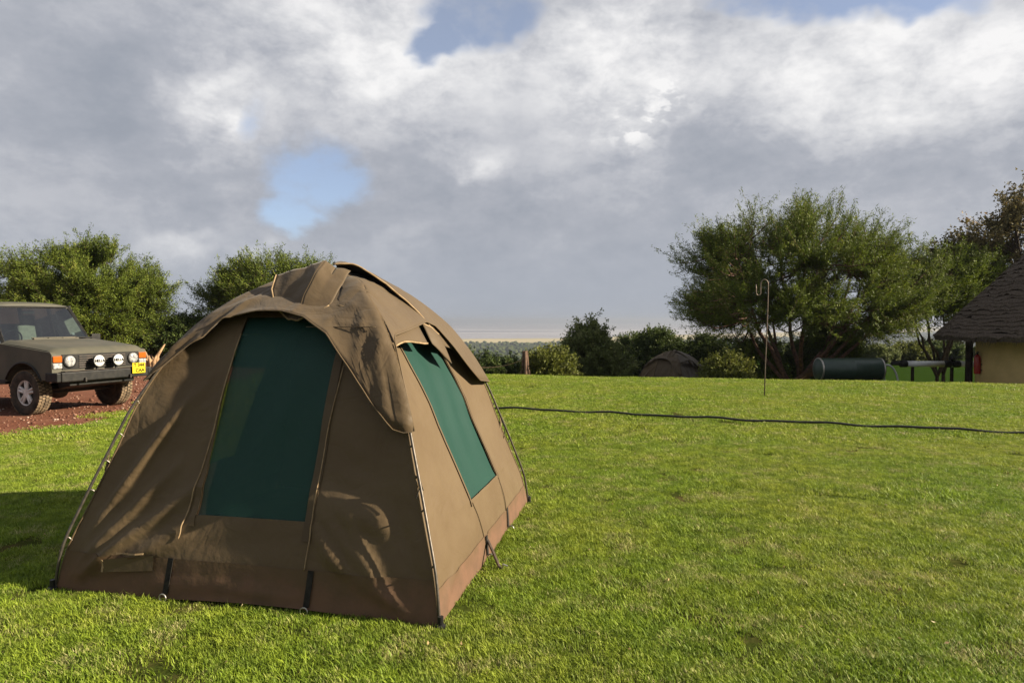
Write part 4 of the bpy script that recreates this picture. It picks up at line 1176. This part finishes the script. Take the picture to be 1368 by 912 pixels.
# front face
b = MB(); b.box((1.996, 0, .905), (.02, 1.42, .25)); b.build('grille_backing', 'black_plastic', car)
for k_ in range(6):
    b = MB(); b.box((2.012, 0, .805 + .037 * k_), (.02, .86, .013), Matrix.Rotation(R(-14), 3, 'Y')); b.build('grille_slat', 'under_steel', car)
for sy_ in (-1, 1):
    y = sy_ * .59
    b = MB(); b.lathe([(.108, 0), (.112, .018), (.098, .024)], (2.004, y, .915), 'X', 28); hl = b.build('headlight', 'black_plastic', car, smooth=True)
    b = MB(); b.lathe([(.096, .012), (.085, .030), (.05, .040), (.001, .044)], (2.006, y, .915), 'X', 28); b.build('lens', 'lens_clear', hl, smooth=True)
    b = MB(); b.box((1.985, sy_ * .79, .955), (.06, .15, .105)); b.build('indicator', 'amber', car, bevel=.012)
    b = MB(); b.box((1.984, sy_ * .79, .845), (.06, .15, .09)); b.build('sidelight', 'lens_clear', car, bevel=.012)
b = MB(); b.box((2.07, 0, .66), (.13, 1.62, .165)); bump_ = b.build('bumper', 'black_plastic', car, bevel=.02)
b = MB(); b.box((2.075, 0, .752), (.115, 1.50, .012)); b.build('bumper_top', 'under_steel', bump_, bevel=.004)
for sy_ in (-1, 1):
    b = MB(); b.box((1.98, sy_ * .85, .66), (.30, .075, .155)); b.build('bumper_corner', 'black_plastic', bump_, bevel=.018)
    b = MB(); b.box((2.15, sy_ * .42, .60), (.05, .03, .07)); b.build('tow_eye', 'under_steel', bump_, bevel=.006)
b = MB(); b.prism([(2.02, .585), (2.02, .50), (1.75, .44), (1.70, .56)], -.60, .60); b.build('valance', 'black_plastic', car, bevel=.01)
def lettering(txt, size, name, m, parent, loc, rot, ext=.0008):
    cu = bpy.data.curves.new(name, 'FONT'); cu.body = txt; cu.size = size; cu.align_x = 'CENTER'; cu.align_y = 'CENTER'; cu.extrude = ext; cu.offset = size * .028
    t_ = bpy.data.objects.new(name, cu); col.objects.link(t_)
    bpy.context.view_layer.update()
    me = bpy.data.meshes.new_from_object(t_.evaluated_get(bpy.context.evaluated_depsgraph_get()))
    bpy.data.objects.remove(t_)
    me.materials.clear()
    o = link(name, me, m, parent); o.location = loc; o.rotation_euler = rot
    return o
for sy_, tilt in ((-1, 0), (1, R(8))):
    y = sy_ * .18
    b = MB(); b.lathe([(.05, -.075), (.085, -.05), (.10, 0), (.10, .016)], (2.15, y, .905), 'X', 28); sl = b.build('spotlight', 'black_plastic', car, smooth=True)
    b = MB(); b.lathe([(.099, .004), (.097, .022), (.088, .028), (.001, .032)], (2.15, y, .905), 'X', 28); cv = b.build('lens_cover', 'white_cover', sl, smooth=True)
    b = MB(); b.box((2.11, y, .79), (.03, .03, .12)); b.build('bracket', 'black_plastic', sl)
    lettering('HELLA', .062, 'lettering', 'ink', sl, (2.1845, y, .905), (math.pi / 2 + 0, 0, math.pi / 2), .0015)
b = MB(); b.box((2.165, .585, .735), (.008, .265, .19)); pl_ = b.build('number_plate', 'plate_yellow', car, bevel=.003)
lettering('T 344', .088, 'lettering', 'ink', pl_, (2.1700, .585, .785), (math.pi / 2, 0, math.pi / 2))
lettering('CAA', .088, 'lettering', 'ink', pl_, (2.1700, .605, .690), (math.pi / 2, 0, math.pi / 2))
# greenhouse
def pillar(p0, p1, wd, name='pillar', m='olive_paint'):
    b = MB(); b.tube([p0, p1], wd, 4); return b.build(name, m, car, bevel=.006)
WB, WT = .64, .14
for sy_ in (-1, 1):
    pillar((WB - .02, sy_ * .775, 1.19), (WT, sy_ * .69, 1.86), .036, 'pillar', 'black_plastic')
    pillar((-.42, sy_ * .80, 1.19), (-.46, sy_ * .70, 1.86), .042)
    pillar((-1.32, sy_ * .80, 1.19), (-1.34, sy_ * .70, 1.86), .042)
    pillar((-2.24, sy_ * .80, 1.19), (-2.04, sy_ * .69, 1.86), .05)
    for (x0, x1, x2, x3) in ((.58, -.38, -.42, .14), (-.46, -1.28, -1.30, -.49), (-1.36, -2.20, -2.02, -1.37)):
        mesh('side_window', [(x0, sy_ * .805, 1.2), (x1, sy_ * .805, 1.2), (x2, sy_ * .705, 1.84), (x3, sy_ * .705, 1.84)], [(0, 1, 2, 3)], 'car_glass', car)
    for (x0, x1) in ((.60, -.385), (-.405, -1.08)):
        b = MB(); b.box(((x0 + x1) / 2, sy_ * .877, .90), (x0 - x1, .012, .56)); dr = b.build('door', 'olive_paint', car, bevel=.005)
        b = MB(); b.box((x1 + .12, sy_ * .893, 1.10), (.14, .025, .03)); b.build('handle', 'black_plastic', dr, bevel=.006)
    b = MB(); b.box((.50, sy_ * .98, 1.27), (.05, .18, .13)); b.tube([(.52, sy_ * .84, 1.21), (.50, sy_ * .92, 1.25)], .012, 6); b.build('wing_mirror', 'black_plastic', car, bevel=.012)
V = []; nn_ = 14
for i_ in range(3):
    t = i_ / 2
    for j in range(nn_ + 1):
        y = -1 + 2 * j / nn_; V.append((WB + (WT - WB) * t + .04 * (1 - y * y), y * (.765 * (1 - t) + .68 * t), 1.205 + (1.85 - 1.205) * t))
mesh('windscreen', V, [(i_ * (nn_ + 1) + j, i_ * (nn_ + 1) + j + 1, (i_ + 1) * (nn_ + 1) + j + 1, (i_ + 1) * (nn_ + 1) + j) for i_ in range(2) for j in range(nn_)], 'car_glass', car, True)
b = MB()
for (z_, x_, w_) in ((1.212, WB + .012, .765), (1.845, WT + .012, .68)):
    b.tube([(x_ + .04 * (1 - y * y), y * w_, z_) for y in np.linspace(-1, 1, 14)], .016, 6)
b.build('windscreen_seal', 'black_plastic', car, smooth=True)
mesh('rear_window', [(-2.24, -.76, 1.2), (-2.24, .76, 1.2), (-2.05, .66, 1.84), (-2.05, -.66, 1.84)], [(0, 1, 2, 3)], 'car_glass', car)
V = []; F = []; ax_n, ay_n = 20, 16
for i_ in range(ax_n + 1):
    t = i_ / ax_n; x = .17 - 2.26 * t
    for j in range(ay_n + 1):
        y = -1 + 2 * j / ay_n
        z = 1.935 - .05 * abs(y) ** 3 - .055 * max(0, 1 - t / .10) ** 2 - .06 * max(0, (t - .9) / .1) ** 2
        V.append((x, y * .725, z))
k_ = ay_n + 1; F = [(i_ * k_ + j, i_ * k_ + j + 1, (i_ + 1) * k_ + j + 1, (i_ + 1) * k_ + j) for i_ in range(ax_n) for j in range(ay_n)]
rf = mesh('roof', V, F, 'olive_paint', car, True)
s_ = rf.modifiers.new('thick', 'SOLIDIFY'); s_.thickness = .045; s_.offset = -1
b = MB()
for sy_ in (-1, 1): b.tube([(.15, sy_ * .728, 1.865), (-2.08, sy_ * .728, 1.865)], .014, 6)
b.build('rain_gutter', 'black_plastic', car)
for y0 in (-.35, .30):
    b = MB(); b.tube([(.69, y0, 1.245), (.66, y0 + .04, 1.262), (.60, y0 + .42, 1.275)], .008, 6); b.box((.607, y0 + .34, 1.275), (.012, .42, .02)); b.build('wiper', 'black_plastic', car)
b = MB(); b.tube([(.10, 0, 1.80), (.055, 0, 1.76)], .008, 6); b.box((.05, 0, 1.745), (.02, .22, .06)); b.build('rear_view_mirror', 'black_plastic', car, bevel=.008)
mesh('licence_disc', [(.505, .52, 1.32), (.505, .57, 1.32), (.475, .565, 1.37), (.475, .515, 1.37)], [(0, 1, 2, 3)], 'white_cover', car)
# cabin
b = MB(); b.box((.42, 0, 1.12), (.40, 1.5, .20)); b.build('dashboard', 'black_plastic', car, bevel=.03)
b = MB(); b.tube([(.16 + .06 * math.sin(a_), -.38 + .185 * math.cos(a_), 1.24 + .175 * math.sin(a_)) for a_ in np.linspace(0, 6.283, 25)], .013, 6, False); b.build('steering_wheel', 'black_plastic', car, smooth=True)
for y in (-.38, .38):
    b = MB(); b.box((-.28, y, .98), (.5, .48, .16)); b.box((-.52, y, 1.27), (.14, .46, .52), Matrix.Rotation(R(-12), 3, 'Y')); st_ = b.build('seat', 'seat_cloth', car, bevel=.04, seg=3)
    b = MB(); b.box((-.58, y, 1.62), (.09, .26, .17)); b.build('headrest', 'seat_cloth', st_, bevel=.03, seg=3)
b = MB(); b.box((-1.30, 0, 1.25), (.16, 1.35, .55), Matrix.Rotation(R(-10), 3, 'Y')); b.build('rear_bench', 'seat_cloth', car, bevel=.04)
# running gear
b = MB(); b.tube([(1.27, -.66, .38), (1.27, .66, .38)], .045, 10); b.lathe([(.05, -.13), (.13, -.10), (.15, 0), (.13, .10), (.05, .13)], (1.27, -.30, .38), 'X', 18); b.build('front_axle', 'under_steel', car, smooth=True)
b = MB(); b.tube([(1.27, -.66, .38), (1.27, .66, .38)], .045, 10); ra_ = b.build('rear_axle', 'under_steel', car, smooth=True); ra_.location = (-2.54, 0, 0)
b = MB(); b.tube([(1.52, -.58, .42), (1.52, .55, .45)], .022, 8); b.tube([(1.47, -.60, .36), (1.47, .60, .36)], .016, 8); b.lathe([(.045, -.05), (.05, 0), (.045, .05)], (1.53, .40, .45), 'X', 10); b.build('steering_rod', 'under_steel', car, smooth=True)
for y in (-.45, .45):
    b = MB(); b.tube([(1.27 + .065 * math.cos(a_), y + .065 * math.sin(a_), .42 + .045 * a_ / 6.283) for a_ in np.linspace(0, 6.283 * 6, 90)], .009, 5); b.build('coil_spring', 'under_steel', car)
def wheel(cx_, sy_):
    y0 = sy_ * .755
    hub = [(.215, -.10), (.30, -.115), (.345, -.115), (.372, -.098), (.372, .098), (.345, .115), (.30, .115), (.215, .10)]
    b = MB(); b.lathe(hub + [hub[0]], (0, 0, 0), 'Y', 44, False)
    ty_ = b.build('tyre', 'rubber', None, smooth=True); ty_.location = (0, 0, 0)
    e_ = b = None
    w_ = MB(); w_.lathe([(.222, -.09), (.222, .06), (.205, .085), (.19, .05), (.05, .03), (.001, .032)], (0, 0, 0), 'Y' , 36) if sy_ > 0 else w_.lathe([(.222, .09), (.222, -.06), (.205, -.085), (.19, -.05), (.05, -.03), (.001, -.032)], (0, 0, 0), 'Y', 36)
    o = w_.build('wheel', 'under_steel', car, smooth=True); o.location = (cx_, y0, .38)
    ty_.parent = o
    # tread lugs
    b = MB()
    for k_ in range(40):
        a_ = 2 * math.pi * k_ / 40
        for row, yy_ in enumerate((-.082, -.030, .030, .082)):
            a2 = a_ + (.08 if row % 2 else 0)
            rot = Matrix.Rotation(-a2, 3, 'Y')
            b.box((.376 * math.cos(a2), yy_, .376 * math.sin(a2)), (.016, .044, .040), rot)
    b.build('tread', 'dusty_tread', o)
    sp = MB()
    for k_ in range(5):
        a_ = 2 * math.pi * k_ / 5 + .3
        for da in (-.16, .16):
            p0 = Vector((.06 * math.cos(a_ + da * 1.6), sy_ * .066, .06 * math.sin(a_ + da * 1.6))); p1 = Vector((.195 * math.cos(a_ + da), sy_ * .072, .195 * math.sin(a_ + da)))
            sp.tube([p0, p1], [.026, .022], 6)
    sp.lathe([(.212, sy_ * .060), (.214, sy_ * .09), (.198, sy_ * .088), (.195, sy_ * .06)], (0, 0, 0), 'Y', 36, False)
    sp.lathe([(.075, sy_ * .04), (.07, sy_ * .085), (.001, sy_ * .088)], (0, 0, 0), 'Y', 20)
    sp.build('rim', 'alloy', o, smooth=False)
for cx_ in (1.27, -1.27):
    for sy_ in (-1, 1): wheel(cx_, sy_)

# ------------------------------------------------------------------ gravel on the driveway
n = 3400
gy_ = rng.uniform(8.5, 24, n) ** 1.0; gx_ = dirt_edge(gy_) + .12 - rng.exponential(2.6, n)
sz = rng.uniform(.008, .026, n) * np.where(rng.random(n) < .05, 1.9, 1)
bm = bmesh.new(); bmesh.ops.create_icosphere(bm, subdivisions=1, radius=1)
v1 = np.array([v.co[:] for v in bm.verts]) * np.array([1, .8, .6]); f1 = np.array([[v.index for v in f.verts] for f in bm.faces]); bm.free()
jit = rng.uniform(.7, 1.3, (n, len(v1), 1))
VV = v1[None] * jit * sz[:, None, None] + np.stack([gx_, gy_, .010 + sz * .3], 1)[:, None]
FF = f1[None] + (np.arange(n) * len(v1))[:, None, None]
def peb(nt, b_):
    at_ = nt.new('ShaderNodeAttribute'); at_.attribute_name = 'tone'
    nt.l.new(nt.ramp(at_.outputs['Fac'], [(0, (0.0902, 0.0369, 0.0246)), (.6, (0.164, 0.082, 0.0533)), (.9, (0.2788, 0.1804, 0.1312)), (1, (0.41, 0.328, 0.2624))], 'LINEAR'), b_.inputs['Base Color'])
M['pebble'] = mat('pebble', (.4, .25, .2), .9, .1, 0, peb)
setp(fastmesh('gravel', VV.reshape(-1, 3), FF.reshape(-1, 3), 'pebble', tone=np.repeat(rng.random(n), len(v1))), 'loose pale and reddish pebbles strewn over the dirt driveway', 'gravel', kind='stuff')

# ------------------------------------------------------------------ lawn grass
def tuft(seed, nb, radius, hmin, hmax, wd):
    r = np.random.default_rng(seed)
    a = r.uniform(0, 6.283, nb); d = radius * np.sqrt(r.random(nb))
    cl = r.normal(0, .004, (nb, 2))
    x, y = d * np.cos(a) + cl[:, 0], d * np.sin(a) + cl[:, 1]
    h = r.uniform(hmin, hmax, nb) * r.uniform(.6, 1.1, nb); th = r.uniform(0, 6.283, nb); lean = r.uniform(.15, 1.5, nb) * h
    wv = wd * r.uniform(.6, 1.3, nb); dx, dy = np.cos(th), np.sin(th); sx_, sy_ = -dy * wv / 2, dx * wv / 2
    z0 = np.full(nb, -.004)
    P0 = np.stack([x - sx_, y - sy_, z0], 1); P1 = np.stack([x + sx_, y + sy_, z0], 1)
    mx_, my_ = x + dx * lean * .4, y + dy * lean * .4
    P2 = np.stack([mx_ + sx_ * .8, my_ + sy_ * .8, h * .62], 1); P3 = np.stack([mx_ - sx_ * .8, my_ - sy_ * .8, h * .62], 1)
    ex_, ey_ = x + dx * lean, y + dy * lean
    P4 = np.stack([ex_ + sx_ * .15, ey_ + sy_ * .15, h], 1); P5 = np.stack([ex_ - sx_ * .15, ey_ - sy_ * .15, h], 1)
    V = np.stack([P0, P1, P2, P3, P4, P5], 1).reshape(-1, 3)
    k = np.arange(nb)[:, None] * 6
    F = np.concatenate([k + np.array([[0, 1, 2, 3]]), k + np.array([[3, 2, 4, 5]])])
    tone = np.clip(r.beta(1.6, 1.6, nb), 0, 1)
    return V, F, np.repeat(tone, 6)
protos = []
for q_ in range(4):
    V, F, t_ = tuft(100 + q_, 620, .15, .008, .027, .0037)
    protos.append(proto('grass_tuft', V, F, 'grass_blade', tone=t_))
protos2 = []
for q_ in range(3):
    V, F, t_ = tuft(200 + q_, 720, .34, .012, .034, .0080)
    protos2.append(proto('grass_tuft', V, F, 'grass_blade', tone=t_))
def in_tent(x, y):
    dx, dy = x + 1.2927, y - 4.9838; c_, s_ = math.cos(TANG), math.sin(TANG)
    lx, ly = dx * c_ + dy * s_, -dx * s_ + dy * c_
    return (np.abs(lx) < AX - .03) & (np.abs(ly) < AY - .03)
def lawn(x0, x1, y0, y1, dens, fov=.92):
    n_ = int((x1 - x0) * (y1 - y0) * dens); x = rng.uniform(x0, x1, n_); y = rng.uniform(y0, y1, n_)
    ed = dirt_edge(y) + .05 + .14 * rng.normal(size=n_)
    k = (~in_tent(x, y)) & (x > ed) & (np.abs(x) < fov * y + 2.2)
    return x[k], y[k]
x, y = lawn(-9.5, 10, .8, 9.0, 92)
cl = np.array([mnoise.noise((a_ * 5.5, b_ * 5.5, 0)) + .6 * mnoise.noise((a_ * 1.6, b_ * 1.6, 7)) for a_, b_ in zip(x, y)])
kk = rng.random(len(x)) < np.clip(.95 + 1.3 * cl, .25, 1); x, y, cl = x[kk], y[kk], cl[kk]
scl = rng.uniform(.7, 1.15, len(x)) * np.clip(1 + .75 * cl, .5, 1.6); tall = rng.random(len(x)) < .02; scl[tall] *= 1.4
scatter('lawn_grass', np.stack([x, y, G(x, y)], 1), rng.uniform(0, 6.28, len(x)), scl, protos, 'short mown green and straw coloured lawn grass around the near tent', 'grass')
x, y = lawn(-9, 26, 9.0, 27, 24)
k = (y < 27) & ~((x < -4) & (y > 22))
x, y = x[k], y[k]
cl = np.array([mnoise.noise((a_ * 3.2, b_ * 3.2, 0)) + .6 * mnoise.noise((a_ * .9, b_ * .9, 7)) for a_, b_ in zip(x, y)])
kk = rng.random(len(x)) < np.clip(.95 + 1.2 * cl, .3, 1); x, y, cl = x[kk], y[kk], cl[kk]
scl = rng.uniform(.7, 1.15, len(x)) * np.clip(1 + .7 * cl, .5, 1.5) * (1 + .25 * np.clip((y - 9) / 12, 0, 1))
scatter('far_lawn_grass', np.stack([x, y, G(x, y)], 1), rng.uniform(0, 6.28, len(x)), scl, protos2, 'short green grass on the far lawn up to its crest', 'grass')
# dry leaves and straws caught in the grass
n = 420
lx_ = rng.uniform(-3.5, 6.5, n); ly_ = 2.6 + 7 * rng.random(n) ** 1.5
k = ~in_tent(lx_, ly_); lx_, ly_ = lx_[k], ly_[k]; n = len(lx_)
th_ = rng.uniform(0, 6.28, n); ll_ = rng.uniform(.006, .018, n); ww_ = ll_ * rng.uniform(.12, .4, n)
dx_, dy_ = np.cos(th_) * ll_, np.sin(th_) * ll_; ex_, ey_ = -np.sin(th_) * ww_, np.cos(th_) * ww_
zb = rng.uniform(.016, .028, n); tz = rng.normal(0, .006, (n, 4))
Q = np.stack([np.stack([lx_ - dx_, ly_ - dy_, zb], 1), np.stack([lx_ + ex_, ly_ + ey_, zb], 1), np.stack([lx_ + dx_, ly_ + dy_, zb], 1), np.stack([lx_ - ex_, ly_ - ey_, zb], 1)], 1)
Q[..., 2] += tz
two_sided_leaf('dry_leaf', (.16, .10, .05), (.34, .25, .12), (.5, .42, .25))
setp(fastmesh('fallen_leaves', Q.reshape(-1, 3), np.arange(n * 4).reshape(-1, 4), 'dry_leaf', tone=np.repeat(rng.random(n), 4)), 'dry fallen leaves and straws caught in the lawn', 'leaves', kind='stuff')
# ------------------------------------------------------------------ haze
hz = MB(); hz.box((0, 14000, -18.5), (79000, 52000, 90)); ho = hz.build('haze', None, None)
hm = bpy.data.materials.new('haze'); hm.use_nodes = True
hm.node_tree.nodes.clear()
ho_ = hm.node_tree.nodes.new('ShaderNodeOutputMaterial'); pv = hm.node_tree.nodes.new('ShaderNodeVolumePrincipled')
pv.inputs['Color'].default_value = (.35, .39, .47, 1)
pv.inputs['Density'].default_value = .00022
pv.inputs['Anisotropy'].default_value = .2
hm.node_tree.links.new(pv.outputs[0], ho_.inputs['Volume'])
ho.data.materials.append(hm)
setp(ho, 'pale blue haze hanging over the plain and lake', 'haze', kind='stuff')
